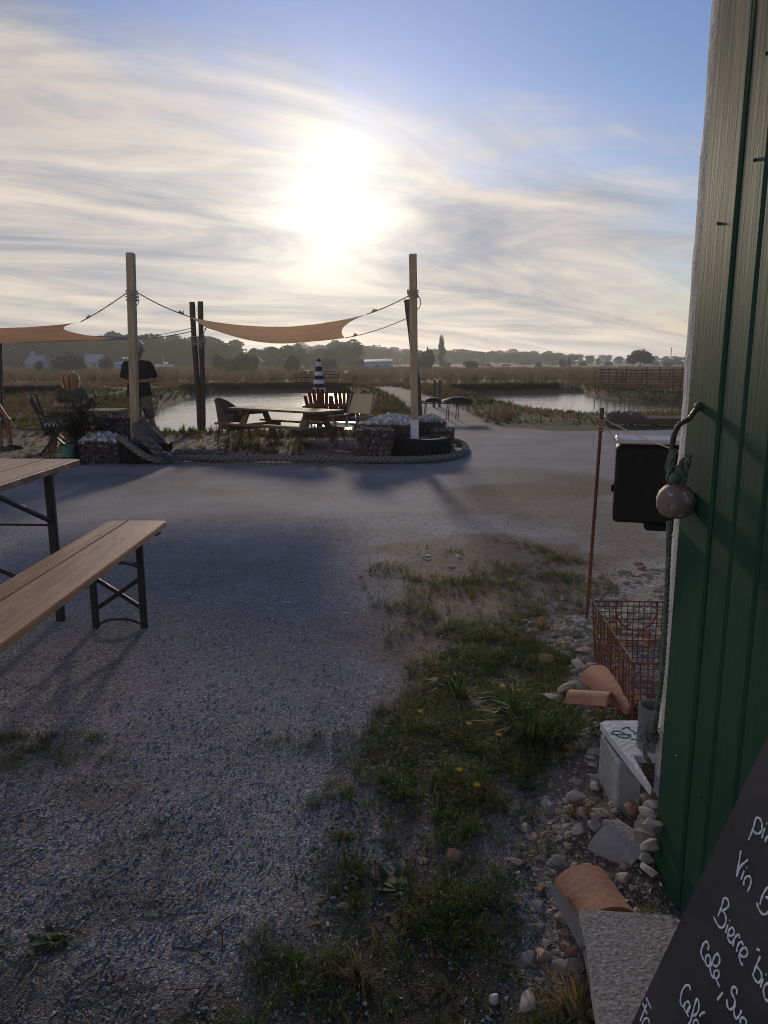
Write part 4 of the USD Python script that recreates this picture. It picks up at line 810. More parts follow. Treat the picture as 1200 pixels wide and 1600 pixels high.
def sail(name, label, c1, c2, c3, c4, sag, m, ins=(.10, .10, .10, .10), n=28, thick=None):
    """Corners c1 c2 (near left, near right), c3 c4 (far right, far left); edges curve inwards."""
    s_, t_ = np.meshgrid(np.linspace(0, 1, n), np.linspace(0, 1, n)); c1, c2, c3, c4 = (V(*c) for c in (c1, c2, c3, c4))
    u = s_[..., None]; w = t_[..., None]; p = c1 * (1 - u) * (1 - w) + c2 * u * (1 - w) + c3 * u * w + c4 * (1 - u) * w
    pin = lambda x: 4 * x * (1 - x)
    mid = (c1 + c2 + c3 + c4) / 4
    e = [((c3 + c4) / 2 - (c1 + c2) / 2) * ins[0], ((c1 + c4) / 2 - (c2 + c3) / 2) * ins[1], ((c1 + c2) / 2 - (c3 + c4) / 2) * ins[2], ((c2 + c3) / 2 - (c1 + c4) / 2) * ins[3]]
    p = p + pin(u) * (1 - w) ** 1.5 * e[0] + pin(w) * u ** 1.5 * e[1] + pin(u) * w ** 1.5 * e[2] + pin(w) * (1 - u) ** 1.5 * e[3]
    p[..., 2] -= sag * (.55 * pin(s_) + .45 * pin(s_) * pin(t_)) 
    p[..., 2] += .012 * (fbm(np.stack([s_ * 9, t_ * 3, 0 * s_], -1), 3, 4) - .5)
    v, q, _ = sheet(p[..., 0], p[..., 1], p[..., 2])
    t = thing(name, label, 'shade sail', (0, 0, 0)); MB().add(v, q).build('cloth', M[m], t, smooth=True)
    return t, p
def hang(t, a, b, sag=.03, r=.009):
    MB().tube(catenary(a, b, sag, 14), r, 5).build('rope', M['cord'], t)
    a, b = V(*a), V(*b); k = a + (b - a) * .14; mb = MB()
    for j in range(3): mb.mesh(trimesh.creation.icosphere(1, .02), trimesh.transformations.translation_matrix(k + (b - a) / np.linalg.norm(b - a) * .03 * j))
    mb.tube(np.array([k, k + V(.02, 0, .05)]), .006, 4); mb.build('knot', M['cord'], t)
A1, A2, A3, A4 = at_y(297, 495, 12.6), at_y(573, 491, 12.7), at_y(539, 528, 16.4), at_y(322, 512, 16.4)
t, p = sail('shade_sail', 'beige shade sail hanging between the pale posts over the picnic table', A1, A2, A3, A4, .30, 'sail', (.03, .07, .0, .0))
hang(t, A1, at_y(211, 455, yL - .05), .03); hang(t, A2, at_y(641, 461, yR - .05), .02); hang(t, A3, at_y(636, 497, yD), .05); hang(t, A4, at_y(316, 525, yD - .1), .01)
D1, D2, D3, D4 = at_y(-160, 497, 12.6), at_y(126, 503, 12.6), at_y(178, 529, 15.6), at_y(-160, 525, 15.6)
t, p = sail('shade_sail', 'rust brown shade sail at the left edge tied to the left pale post', D1, D2, D3, D4, .20, 'sail2', (.03, .16, .02, .1))
hang(t, D2, at_y(203, 454, yL - .05), .02); hang(t, D3, at_y(302, 517, yD - .1), .06); hang(t, D1, at_y(-230, 460, 12.2)); hang(t, D4, at_y(-5, 528, yD), .02)
F1, F2, F3, F4 = at_y(60, 519, 15.4), at_y(214, 527, 16.2), at_y(208, 531, 17.2), at_y(40, 533, 17.0)
t, p = sail('shade_sail', 'pale grey strip of shade cloth behind the rust brown sail', F1, F2, F3, F4, .02, 'sail3', (.02, .08, .02, .02))
hang(t, F2, at_y(304, 511, yD - .1), .03, .007)

# ------------------------------------------------------------------ tyres, wire baskets of oyster shells, hawser, rope heap
def tyre(label, c, R, h, grav=True):
    t = thing('tyre', label, 'tyre', c); ri = R * .66
    pr = [(ri, .03), (ri + .02, 0), (R - .05, 0), (R - .01, .03), (R, .06), (R, h - .06), (R - .01, h - .03), (R - .05, h), (ri + .02, h), (ri, h - .03), (ri - .015, h - .05), (ri - .015, .05), (ri, .03)]
    MB().lathe(pr, 44).build('carcass', M['rubber'], t, smooth=35)
    lug = MB()
    for k in range(34):
        a = k * 2 * PI / 34; ca, sa = math.cos(a), math.sin(a); Rm = np.array([[ca, -sa, 0], [sa, ca, 0], [0, 0, 1]]); z = h * (.30 if k % 2 else .70)
        lug.box((Rm @ V(R + .006, 0, z)), (.024, .055, h * .5), Rm @ trimesh.transformations.rotation_matrix(.35 if k % 2 else -.35, (1, 0, 0))[:3, :3], .006)
    lug.build('tread', M['rubber'], t)
    if grav:
        n = 260; r = np.random.default_rng(int(R * 1000)); rr, aa = ri * np.sqrt(r.random(n)), r.uniform(0, 6.28, n); sc = r.uniform(.012, .03, n)
        pts = np.c_[c[0] + rr * np.cos(aa), c[1] + rr * np.sin(aa), c[2] + h - .05 + .03 * r.random(n)]
        instancer('tyre_gravel', [(MB().add(*stone_mesh(77, .9)), M['pebble'], 30)], pts, np.zeros(n), r.uniform(0, 6.28, n), sc, 'stuff', 'grey gravel filling the tyre around the post', 'gravel')
        MB().lathe([(.0001, h - .055), (ri - .01, h - .055)], 24).build('earth', M['dead_wood'], t)
    return t
tyre('big black tyre holding the pale post with the white foot', (at_y(657, 700, yR)[0], yR, -.205), .47, .33)
tyre('dark tyre under the heap of ropes at the left post', (at_y(225, 700, yL)[0], yL - .02, -.205), .42, .30, False)
SH = [(MB().add(*oyster(60 + k, .3)), M['shell'], True) for k in range(3)]; SD = [(MB().add(*oyster(64 + k, .3)), M['shell_dull'], True) for k in range(3)]
def wire_basket(label, px, row, y, w, d, h, shells='', top=True, rz=0.0, seed=0, z=None):
    x = at_y(px, row, y)[0]; z0 = T1(x, y) if z is None else z; r = np.random.default_rng(100 + seed)
    t = thing('oyster_basket', label, 'wire basket', (x, y, z0), rz)
    fl = .03
    for nm, a, b in (('front_panel', (-w / 2, -d / 2), (w / 2, -d / 2)), ('back_panel', (-w / 2, d / 2), (w / 2, d / 2)), ('side_panel', (-w / 2, -d / 2), (-w / 2, d / 2)), ('side_panel', (w / 2, -d / 2), (w / 2, d / 2))):
        mb = MB(); a, b = V(*a), V(*b); L = np.linalg.norm(b - a); n = max(4, int(L / .042))
        for k in range(n + 1):
            q = a + (b - a) * k / n; mb.tube(np.array([(*(q * .93), 0), (*q, h)]) + r.normal(0, .003, (2, 3)), .0036, 4, False)
        for k in range(int(h / .042) + 1):
            f_ = .93 + .07 * k * .042 / h; mb.tube(np.array([(*(a * f_), k * .042), (*((a + b) / 2 * (f_ + .02)), k * .042), (*(b * f_), k * .042)]), .0036, 4, False)
        mb.build(nm, M['dark_wire'], t)
    rim = MB(); cs = [(-w / 2, -d / 2, h), (w / 2, -d / 2, h), (w / 2, d / 2, h), (-w / 2, d / 2, h), (-w / 2, -d / 2, h)]
    for a, b in zip(cs[:-1], cs[1:]): rim.tube(np.array([a, b]), .007, 5)
    rim.build('rim', M['rust'], t)
    n = int(2600 * w * d * h / .05) + 120; n = min(n, 900)
    p = r.uniform(-.5, .5, (n, 3)) * V(w * .92, d * .92, h * .96) + V(0, 0, h * .5)
    hm = int(420 * w * d / .2) if top else 60
    q = r.uniform(-.5, .5, (hm, 2)) * V(w * .96, d * .96); zt_ = h + (.11 if top else .02) * (1 - (2 * q[:, 0] / w) ** 2) * (1 - .6 * (2 * q[:, 1] / d) ** 2) * r.uniform(.3, 1.1, hm)
    c_, s_ = math.cos(rz), math.sin(rz); Rz = np.array([[c_, -s_, 0], [s_, c_, 0], [0, 0, 1]])
    allp = np.vstack([p, np.c_[q, zt_]]) @ Rz.T + V(x, y, z0); idx = np.r_[r.integers(3, 6, n), r.integers(0, 3, hm)] if top else r.integers(3, 6, n + hm)
    instancer('oyster_shells', SH + SD, allp, idx, r.uniform(0, 6.28, n + hm), r.uniform(.026, .05, n + hm), 'stuff', shells or 'dull oyster shells packed in the ' + label, 'oyster shells', tilt=r.normal(0, .8, (n + hm, 2)))
    return t
wire_basket('square wire basket heaped with white shells at the left tyre', 164, 722, 11.85, .60, .50, .33, 'heap of bluish white oyster shells in the lower left basket', True, .05, 1)
wire_basket('wire basket of dull shells standing higher beside the left post', 183, 690, 12.35, .56, .46, .32, 'grey oyster shells in the raised left basket', False, .0, 2, z=.13)
wire_basket('lowest front basket of shells left of the big tyre', 582, 716, 12.0, .58, .45, .21, 'dull shells in the lowest basket by the tyre', False, 0, 3)
wire_basket('shell basket stacked on the lowest one left of the tyre', 586, 694, 12.05, .56, .5, .26, 'grey shells in the stacked basket by the tyre', False, .03, 4, z=.02)
wire_basket('long wire basket topped with white shells behind the stacked pair', 612, 668, 13.2, .82, 1.3, .50, 'mound of white oyster shells in the long basket left of the post', True, -.25, 5)
wire_basket('wire basket with white shells right behind the tyre post', 673, 676, 13.9, .46, .55, .46, 'white oyster shells in the basket right of the post', True, .1, 6)
wire_basket('low shell basket at the right end behind the tyre', 691, 680, 13.5, .36, .6, .34, 'dull shells in the rightmost basket', False, -.2, 7)
wire_basket('rust red wire basket behind the long shell heap', 634, 650, 15.2, .7, .6, .42, 'reddish dull shells in the basket behind the heap', False, .2, 8)
def twisted(name, label, cat, pts, r, m, pitch=.32, n=300):
    p = spline(pts, n); d = np.gradient(p, axis=0); d /= np.linalg.norm(d, axis=1, keepdims=True); L = np.r_[0, np.cumsum(np.linalg.norm(np.diff(p, axis=0), axis=1))]
    u = np.cross(d, V(0, 0, 1)); u /= np.linalg.norm(u, axis=1, keepdims=True) + 1e-9; w = np.cross(u, d); t = thing(name, label, cat, (0, 0, 0))
    for k in range(3):
        a = L / pitch * 2 * PI + k * 2.094; MB().tube(p + (u * np.cos(a)[:, None] + w * np.sin(a)[:, None]) * r * .55, r * .56, 7).build('strand', M[m], t, smooth=True)
    return t
G = lambda px, py, z: (lambda q: V(q[0], q[1], T1(q[0], q[1]) + z))(P(px, py))
hp = [at_y(186, 684, 11.7), at_y(200, 694, 11.5), at_y(215, 705, 11.4), at_y(230, 714, 11.35), at_y(250, 719, 11.4), G(272, 722, .06), G(330, 722, .06), G(400, 722, .06), G(480, 723, .06), G(560, 724, .06), G(640, 724, .06), G(690, 721, .06), G(718, 715, .06), G(727, 706, .06), G(722, 698, .06), G(710, 694, .06)]
twisted('mooring_rope', 'thick twisted hawser laid along the front edge of the seating island', 'rope', hp, .050, 'rope', .26, 620)
hp2 = [at_y(214, 664, 11.6), at_y(216, 676, 11.45), at_y(224, 684, 11.4), at_y(238, 697, 11.35), at_y(252, 710, 11.4), G(275, 720, .10), G(320, 720, .10), G(352, 719, .05)]
twisted('mooring_rope', 'second dark hawser hanging from the left post over the tyre', 'rope', hp2, .070, 'rope_dark', .5, 200)
bez = lambda a, b, c, d: np.array([a * (1 - u) ** 3 + 3 * b * u * (1 - u) ** 2 + 3 * c * u * u * (1 - u) + d * u ** 3 for u in np.linspace(0, 1, 16)])
t = thing('rope_heap', 'heap of thin grey ropes and net draped behind the left post', 'rope heap', (0, 0, 0)); rr_ = np.random.default_rng(21)
for k in range(34):
    f_ = k / 33; a = at_y(215 + rr_.uniform(-3, 12), 655 + rr_.uniform(-3, 10), 12.05); e = G(250 + 18 * rr_.random(), 716 - 14 * rr_.random(), .03)
    m_ = at_y(228 + 22 * f_ + rr_.uniform(-4, 4), 660 + 26 * f_ * rr_.uniform(.6, 1) + rr_.uniform(0, 10), 11.95 - .25 * f_); m2 = at_y(243 + 20 * f_ + rr_.uniform(-5, 3), 684 + rr_.uniform(-8, 16), 11.85)
    MB().tube(bez(a, m_, m2, e), .012 + .008 * rr_.random(), 5).build('rope_fall', M['rope_dark' if k % 3 else 'rope'], t, smooth=True)
hm = MB(); r_, c_ = 10, 16   # the body of the heap under the falls
gx, gy = np.meshgrid(np.linspace(-1, 1, 20), np.linspace(-1, 1, 14)); base = at_y(238, 700, 12.0); zz = .50 * np.clip(1 - gx ** 2 * .9 - gy ** 2, 0, 1) ** .8 * (1 - .35 * gx) + .05 * fbm(np.stack([gx * 6, gy * 6, 0 * gx], -1), 3, 2)
v, q, _ = sheet(base[0] + gx * .36, 12.0 + gy * .35, -.21 + zz); hm.add(v, q).build('net_pile', M['rope_dark'], t, smooth=True)

# ------------------------------------------------------------------ picnic tables and chairs
def picnic(label, c, rz, L=2.2, Ht=.69, sw=1.42):
    t = thing('picnic_table', label, 'picnic table', c, rz)
    for k in range(5): MB().box((0, -.30 + k * .15, Ht - .019 + .0015 * (k % 2)), (L, .143, .038), bev=.006).build('top_plank', M['picnic'], t)
    hs = Ht * .60
    for s_ in (-1, 1):
        for k in range(2): MB().box((0, s_ * (sw / 2 - .07 - .145 * k), hs), (L, .138, .038), bev=.006).build('seat_plank', M['picnic'], t)
        for e in (-1, 1): MB().bar((e * (L / 2 - .36), s_ * .20, Ht - .04), (e * (L / 2 - .36), s_ * .54, 0), .05, .13, up=(1, 0, 0), bev=.006).build('leg', M['picnic'], t)
    for e in (-1, 1):
        MB().box((e * (L / 2 - .305), 0, hs - .075), (.045, sw - .04, .11), bev=.006).build('seat_beam', M['picnic'], t)
        MB().box((e * (L / 2 - .31), 0, Ht - .085), (.045, .70, .09), bev=.006).build('top_beam', M['picnic'], t)
    return t
picnic('brown wooden picnic table under the beige shade sail', (-1.80, 14.0, -.205), math.radians(-37))
picnic('brown wooden picnic table at the left behind the leafy shrub', (at_y(140, 690, 13.6)[0], 13.7, -.205), math.radians(4), 1.75)
def adirondack(label, c, rz):
    t = thing('slatted_chair', label, 'chair', c, rz, None)
    n = 7
    for k in range(n):
        x = (k - 3) * .074; hgt = .99 - .017 * (k - 3) ** 2; lean = .30
        b0, b1 = V(x * .82, .16, .28), V(x * 1.22, -.16, hgt)
        MB().bar(b0, b1, .074, .02, up=(0, 1, 0), bev=.004).build('back_slat', M['red_wood'], t)
    for z, w in ((.36, .46), (.64, .56)): MB().box((0, .12 - .41 * (z - .28) / .7 * .75 - .02, z), (w, .025, .07), bev=.004).build('back_rail', M['red_wood'], t)
    for k in range(5): MB().box((0, .22 + .09 * k, .29 + .022 * k), (.50, .078, .02), bev=.004).build('seat_slat', M['red_wood'], t)
    for s_ in (-1, 1):
        MB().bar((s_ * .27, .62, 0), (s_ * .27, .62, .55), .03, .09, up=(0, 1, 0)).build('leg', M['red_wood'], t)
        MB().bar((s_ * .27, -.22, .05), (s_ * .27, .60, .36), .03, .10, up=(0, 0, 1)).build('side_rail', M['red_wood'], t)
        MB().bar((s_ * .29, -.10, 0), (s_ * .29, -.10, .55), .03, .07, up=(0, 1, 0)).build('leg', M['red_wood'], t)
        MB().bar((s_ * .31, -.22, .57), (s_ * .31, .68, .57), .022, .12, up=(0, 0, 1)).build('armrest', M['red_wood'], t)
    return t
for k, (px, lab) in enumerate(((499, 'left one of the two red slatted garden chairs facing the pond'), (538, 'right one of the two red slatted garden chairs facing the pond'))):
    q = at_y(px, 660, 16.3); tt = adirondack(lab, (q[0], 16.3, T1(q[0], 16.3) - .02), (-.06, .05)[k])
def wicker(label, c, rz):
    t = thing('wicker_armchair', label, 'armchair', c, rz)
    a = np.linspace(-.15 * PI, 1.15 * PI, 26); mb = MB(); nz = 12; v_ = []
    for i in range(nz):
        f_ = i / (nz - 1)
        for aa in a:
            top = .52 + .30 * max(0, math.sin(aa)) ** .8; z = .30 + (top - .30) * f_; r = .29 + .055 * f_; v_.append((r * math.cos(aa), r * math.sin(aa) * .95, z))
    v_ = np.array(v_); i, j = np.meshgrid(np.arange(nz - 1), np.arange(25), indexing='ij'); q = i * 26 + j
    inner = v_ * V(.93, .93, 1); F = np.stack([q, q + 1, q + 27, q + 26], -1).reshape(-1, 4)
    mb.add(v_, F).add(inner, F[:, ::-1]); mb.build('woven_back', M['wicker'], t, smooth=True)
    MB().tube(v_[-26:] * V(.965, .965, 1) + V(0, 0, .005), .024, 7).build('rolled_rim', M['wicker'], t, smooth=True)
    MB().lathe([(.0001, .34), (.27, .345), (.29, .32), (.28, .28), (.0001, .28)], 24).build('seat', M['wicker'], t)
    for x, y in ((-.22, -.2), (.22, -.2), (-.2, .2), (.2, .2)): MB().tube(np.array([(x, y, .30), (x * 1.15, y * 1.15, 0)]), .016, 8).build('leg', M['old_wood'], t)
    return t
q = at_y(366, 690, 14.7); wicker('grey brown wicker tub armchair at the left end of the picnic table', (q[0], 14.7, -.205), math.radians(75))
def director(label, c, rz, cloth, frame):
    t = thing('folding_chair', label, 'folding chair', c, rz)   # faces local -x
    for s_ in (-1, 1):
        y = s_ * .26
        MB().bar((.28, y, 0), (-.18, y, .58), .028, .02, up=(0, 1, 0)).build('leg', M[frame], t)
        MB().bar((-.30, y * .94, 0), (.22, y * .94, .50), .028, .02, up=(0, 1, 0)).build('leg', M[frame], t)
        MB().bar((.17, y, .42), (.32, y, .98), .028, .02, up=(0, 1, 0)).build('back_post', M[frame], t)
        MB().box((0, y, .615), (.52, .055, .022), bev=.005).build('armrest', M[frame], t)
    MB().bar((.28, -.26, .04), (.28, .26, .04), .02).build('stretcher', M[frame], t); MB().bar((-.30, -.24, .04), (-.30, .24, .04), .02).build('stretcher', M[frame], t)
    u, w = np.meshgrid(np.linspace(-1, 1, 9), np.linspace(0, 1, 8)); 
    v_, q, _ = sheet(.25 + .075 * w * 2 * .9 - .0 + .035 * (1 - u ** 2), u * .26, .64 + w * .33); MB().add(v_, q).build('canvas_back', M[cloth], t, smooth=True)
    v_, q, _ = sheet(-.24 + .46 * w, u * .25, .47 - .03 * (1 - u ** 2) - .02 * w); MB().add(v_, q).build('canvas_seat', M[cloth], t, smooth=True)
    return t
q = at_y(548, 700, 13.2); director('folding chair with cream canvas at the right end of the picnic table', (q[0], 13.2, -.205), math.radians(52), 'canvas', 'frame_grey')
q = at_y(92, 700, 12.9); t = director('dark folding chair with a striped cushion in front of the left picnic table', (q[0], 12.9, -.205), math.radians(197), 'canvas_dark', 'steel')
MB().box((0, 0, .49), (.42, .42, .05), bev=.02).build('cushion', M['stripe'], t)
# lighthouse ornament on a post behind the red chairs
q = at_y(499, 640, 17.0); t = thing('lighthouse_ornament', 'small black and white striped lighthouse ornament behind the red chairs', 'lighthouse', (q[0], 17.0, at_y(498, 612, 17.0)[2]))
hL = at_y(498, 574, 17.0)[2] - at_y(498, 612, 17.0)[2]; nb = 6
for k in range(nb):
    z0, z1 = hL * k / nb, hL * (k + 1) / nb; r0_, r1_ = .145 - .075 * k / nb, .145 - .075 * (k + 1) / nb
    MB().lathe([(.0001, z0), (r0_, z0), (r1_, z1), (.0001, z1)], 20).build('band', M['white_paint' if k % 2 == 0 else 'navy_paint'], t, smooth=30)
MB().lathe([(.0001, hL), (.09, hL), (.09, hL + .02), (.0001, hL + .02)], 20).build('gallery', M['navy_paint'], t, smooth=30)
MB().lathe([(.05, hL + .02), (.05, hL + .13), (.0001, hL + .13)], 14).build('lantern', M['white_paint'], t, smooth=30)
MB().lathe([(.065, hL + .13), (.01, hL + .19), (.0001, hL + .20)], 14).build('cap', M['navy_paint'], t, smooth=30)
zb0 = T1(q[0], 17.0) - at_y(498, 612, 17.0)[2]; MB().box((0, 0, zb0 / 2), (.10, .10, -zb0)).build('stand', M['old_wood'], t)
for z, sp in ((.20, .55), (.30, .60), (.36, .60), (.42, .45)): MB().tube(np.array([(-sp * .95, .05, z), (sp * .75, .05, z + .01)]), .008, 5).build('rod', M['iron'], t)
for x in (-.5, -.3, .3, .42): MB().tube(np.array([(x, .05, .18), (x, .05, .44)]), .006, 5).build('rod', M['iron'], t)

# ------------------------------------------------------------------ potted shrub, pots
def lance(L, w, n=5, droop=.25):
    s_ = np.linspace(0, 1, n); wd = w * np.sin(PI * np.clip(s_, .02, .98)) ** .8; v_ = []
    for k in range(n): v_ += [(-wd[k], s_[k] * L, -droop * L * s_[k] ** 2), (0, s_[k] * L, -droop * L * s_[k] ** 2 - wd[k] * .3), (wd[k], s_[k] * L, -droop * L * s_[k] ** 2)]
    f = []
    for k in range(n - 1):
        for j in (0, 1): f.append([3 * k + j, 3 * k + j + 1, 3 * k + j + 4, 3 * k + j + 3])
    return np.array(v_), np.array(f)
def rotm(yaw, pitch): return trimesh.transformations.rotation_matrix(yaw, (0, 0, 1))[:3, :3] @ trimesh.transformations.rotation_matrix(pitch, (1, 0, 0))[:3, :3]
q = at_y(121, 716, 11.85); t = thing('potted_shrub', 'dark leafy shrub in a black pot in front of the left picnic table', 'shrub', (q[0], 11.85, -.205))
MB().lathe([(.0001, 0), (.12, 0), (.15, .26), (.165, .27), (.165, .30), (.13, .30), (.13, .26), (.0001, .25)], 22).build('pot', M['pot_black'], t, smooth=35)
rs = np.random.default_rng(77); stems, leaves = MB(), MB()
for k in range(30):
    a = rs.uniform(0, 6.28); spread = rs.uniform(.05, .62); hgt = rs.uniform(.55, 1.16) * (1 - .25 * spread)
    ex = math.cos(a) * spread + .16; ey = math.sin(a) * spread * .7
    p = spline([(0, 0, .24), (ex * .35, ey * .35, .24 + hgt * .45), (ex, ey, hgt)], 12); stems.tube(p, np.linspace(.008, .003, 12), 5)
    for j in range(3, 12):
        for m_ in range(4):
            v_, f_ = lance(rs.uniform(.10, .19), rs.uniform(.011, .018)); R_ = rotm(rs.uniform(0, 6.28), rs.uniform(.0, 1.1)); leaves.add(v_ @ R_.T + p[j] + rs.normal(0, .012, 3), f_)
stems.build('stem', M['trunk'], t); leaves.build('foliage', M['oleander'], t)
q = at_y(115, 704, 11.7); t = thing('green_pot', 'small green glazed pot standing beside the black shrub pot', 'pot', (q[0] - .02, 11.55, -.205 + .0))
MB().lathe([(.0001, .12), (.075, .12), (.085, .26), (.095, .28), (.08, .28), (.07, .20), (.0001, .20)], 20).build('pot_body', M['green_pot'], t, smooth=35); MB().lathe([(.0001, 0), (.11, 0), (.12, .12), (.0001, .12)], 20).build('stand', M['pot_black'], t, smooth=35)

# ------------------------------------------------------------------ people
def hull_body(bones, refine=.03, it=10):
    """bones: ((p, r), (q, s)) or longer lists of spheres hulled together."""
    ms = []
    for b_ in bones:
        sp = [m3.Manifold.sphere(float(r), 20).translate(tuple(map(float, p))) for p, r in b_]
        ms.append(m3.Manifold.batch_hull(sp))
    m = m3.Manifold.batch_boolean(ms, m3.OpType.Add).refine_to_length(refine)
    q = m.to_mesh(); tm = trimesh.Trimesh(q.vert_properties[:, :3], q.tri_verts); trimesh.smoothing.filter_taubin(tm, iterations=it); return np.array(tm.vertices), np.array(tm.faces)
def chain(*js): return [(js[i], js[i + 1]) for i in range(len(js) - 1)]
def hand(wrist, dirn, palm_n, side, r=1.0):
    """Palm and five curled fingers; dirn points along the fingers, palm_n out of the palm."""
    d = V(*dirn) / np.linalg.norm(dirn); n = V(*palm_n) - d * (V(*palm_n) @ d); n /= np.linalg.norm(n); s_ = np.cross(d, n) * side; w = V(*wrist); out = []
    k0, k1 = w + d * .09 + s_ * .032, w + d * .085 - s_ * .034
    out.append([(w, .026), (k0, .014), (k1, .013), (w + d * .05, .026)])
    for j, (o, L) in enumerate(((.032, .070), (.011, .080), (-.011, .074), (-.033, .058))):
        b0 = w + d * .088 + s_ * o; b1 = b0 + d * L * .5 + n * .014; b2 = b1 + (d * .4 + n * .8) * L * .38; b3 = b2 + (d * -.1 + n) * L * .26
        out += chain((b0, .0105), (b1, .0095), (b2, .0085), (b3, .0075))
    t0 = w + d * .03 + s_ * .03; t1 = t0 + (d * .6 + s_ * .6 + n * .4) * .042; t2 = t1 + (d * .8 + n * .6) * .034
    out += chain((t0, .014), (t1, .011), (t2, .009)); return out
def head(c, fwd, up=(0, 0, 1), s=1.0):
    c, f, u = V(*c), V(*fwd) / np.linalg.norm(fwd), V(*up); u = u - f * (u @ f); u /= np.linalg.norm(u); x = np.cross(f, u); P_ = lambda a, b_, z: c + (x * a + f * b_ + u * z) * s
    return [[(P_(0, -.02, .035), .088 * s), (P_(0, .03, .03), .075 * s), (P_(0, .045, -.055), .052 * s)], [(P_(0, .06, -.085), .030 * s), (P_(-.03, .02, -.07), .04 * s), (P_(.03, .02, -.07), .04 * s)],
            [(P_(0, .098, .01), .010 * s), (P_(0, .118, -.025), .013 * s)], [(P_(.085, -.01, .0), .014 * s), (P_(.088, -.015, .03), .016 * s)], [(P_(-.085, -.01, .0), .014 * s), (P_(-.088, -.015, .03), .016 * s)],
            [(P_(-.02, .092, -.055), .009 * s), (P_(.02, .092, -.055), .009 * s)], [(P_(-.035, .085, .035), .012 * s), (P_(.035, .085, .035), .012 * s)]]
def face_parts(t, c, fwd, s=1.0):
    c, f = V(*c), V(*fwd) / np.linalg.norm(fwd); x = np.cross(f, (0, 0, 1)); u = np.cross(x, f)
    for e in (-1, 1): MB().mesh(trimesh.creation.icosphere(2, .011 * s), trimesh.transformations.translation_matrix(c + x * e * .033 * s + f * .092 * s + u * .012 * s)).build('eye', M['white_paint'], t, smooth=True)
# man in the black T-shirt
ym = 14.2; q = at_y(222, 690, ym); zg = T1(q[0], ym)
t = thing('person', 'standing person in black T-shirt and khaki shorts behind the left pale post', 'person', (q[0], ym, zg), rz=.06, scale=1.0)
hc, fw = V(.035, -.05, 1.72), V(.1, -1, -.25)
body = chain((V(-.09, 0, .95), .10), (V(-.07, -.03, .53), .062), (V(-.09, .05, .10), .042)) + [[(V(-.09, .05, .06), .045), (V(-.10, -.10, .035), .035), (V(-.11, -.17, .03), .028)]] \
    + chain((V(.10, 0, .95), .10), (V(.19, -.05, .53), .060), (V(.27, .06, .10), .042)) + [[(V(.27, .06, .06), .045), (V(.30, -.08, .035), .035), (V(.32, -.15, .03), .028)]] \
    + [[(V(-.09, 0, .98), .115), (V(.10, 0, .98), .115), (V(-.06, 0, 1.15), .11), (V(.07, 0, 1.15), .11)], [(V(-.06, 0, 1.15), .11), (V(.07, 0, 1.15), .11), (V(-.13, 0, 1.38), .11), (V(.13, 0, 1.38), .11), (V(0, 0, 1.47), .08)]] \
    + [[(V(-.19, 0, 1.46), .062), (V(0, 0, 1.50), .06), (V(.19, 0, 1.46), .062)], [(V(0, 0, 1.50), .058), (hc + V(0, .01, -.10), .052)]] \
    + chain((V(-.20, 0, 1.45), .056), (V(-.285, .03, 1.19), .042), (V(-.13, -.19, 1.15), .030)) + chain((V(.20, 0, 1.45), .056), (V(.31, .04, 1.19), .042), (V(.10, -.20, 1.17), .030)) \
    + head(hc, fw) + hand(V(-.13, -.19, 1.15), (.75, -.5, .1), (0, .3, 1), 1) + hand(V(.10, -.20, 1.17), (-.75, -.45, .0), (0, .3, 1), -1)
MB().add(*hull_body(body, .02, 6)).build('body', M['skin'], t, smooth=True); face_parts(t, hc, fw)
sh_ = [[(V(-.09, 0, .95), .135), (V(.10, 0, .95), .135), (V(-.06, 0, 1.15), .128), (V(.07, 0, 1.15), .128)], [(V(-.06, 0, 1.15), .128), (V(.07, 0, 1.15), .128), (V(-.13, 0, 1.38), .128), (V(.13, 0, 1.38), .128), (V(0, 0, 1.46), .09)], [(V(-.19, 0, 1.455), .078), (V(0, 0, 1.485), .072), (V(.19, 0, 1.455), .078)]] + [[(V(-.20, 0, 1.45), .076), (V(-.262, .02, 1.27), .068)], [(V(.20, 0, 1.45), .076), (V(.28, .03, 1.27), .068)]]
MB().add(*hull_body(sh_, .03, 6)).build('t_shirt', M['shirt_black'], t, smooth=True)
so = [[(V(-.09, 0, .96), .128), (V(.10, 0, .96), .128)], [(V(-.09, 0, .93), .120), (V(-.072, -.025, .56), .092)], [(V(.10, 0, .93), .120), (V(.182, -.045, .56), .092)]]
MB().add(*hull_body(so, .03, 4)).build('shorts', M['shorts'], t, smooth=True)
ha = [[(hc + V(0, .04, .07), .105), (hc + V(0, -.02, .085), .095), (hc + V(0, .055, -.01), .09)], [(hc + V(-.09, .03, .01), .04), (hc + V(.09, .03, .01), .04), (hc + V(0, .07, .0), .06)]]
MB().add(*hull_body(ha, .02, 3)).build('hair', M['hair_grey'], t, smooth=True)
for sx, sy, tx in ((-.09, .05, -.11), (.27, .06, .32)): MB().add(*hull_body([[(V(sx, sy + .02, .045), .05), (V((sx + tx) / 2, sy - .13, .038), .042), (V(tx, sy - .23, .032), .034)]], .03, 3)).build('shoe', M['shoe'], t, smooth=True)
MB().box((-.005, -.25, 1.185), (.075, .012, .14), trimesh.transformations.rotation_matrix(-.9, (1, 0, 0))[:3, :3], .004).build('held_phone', M['plastic_black'], t)
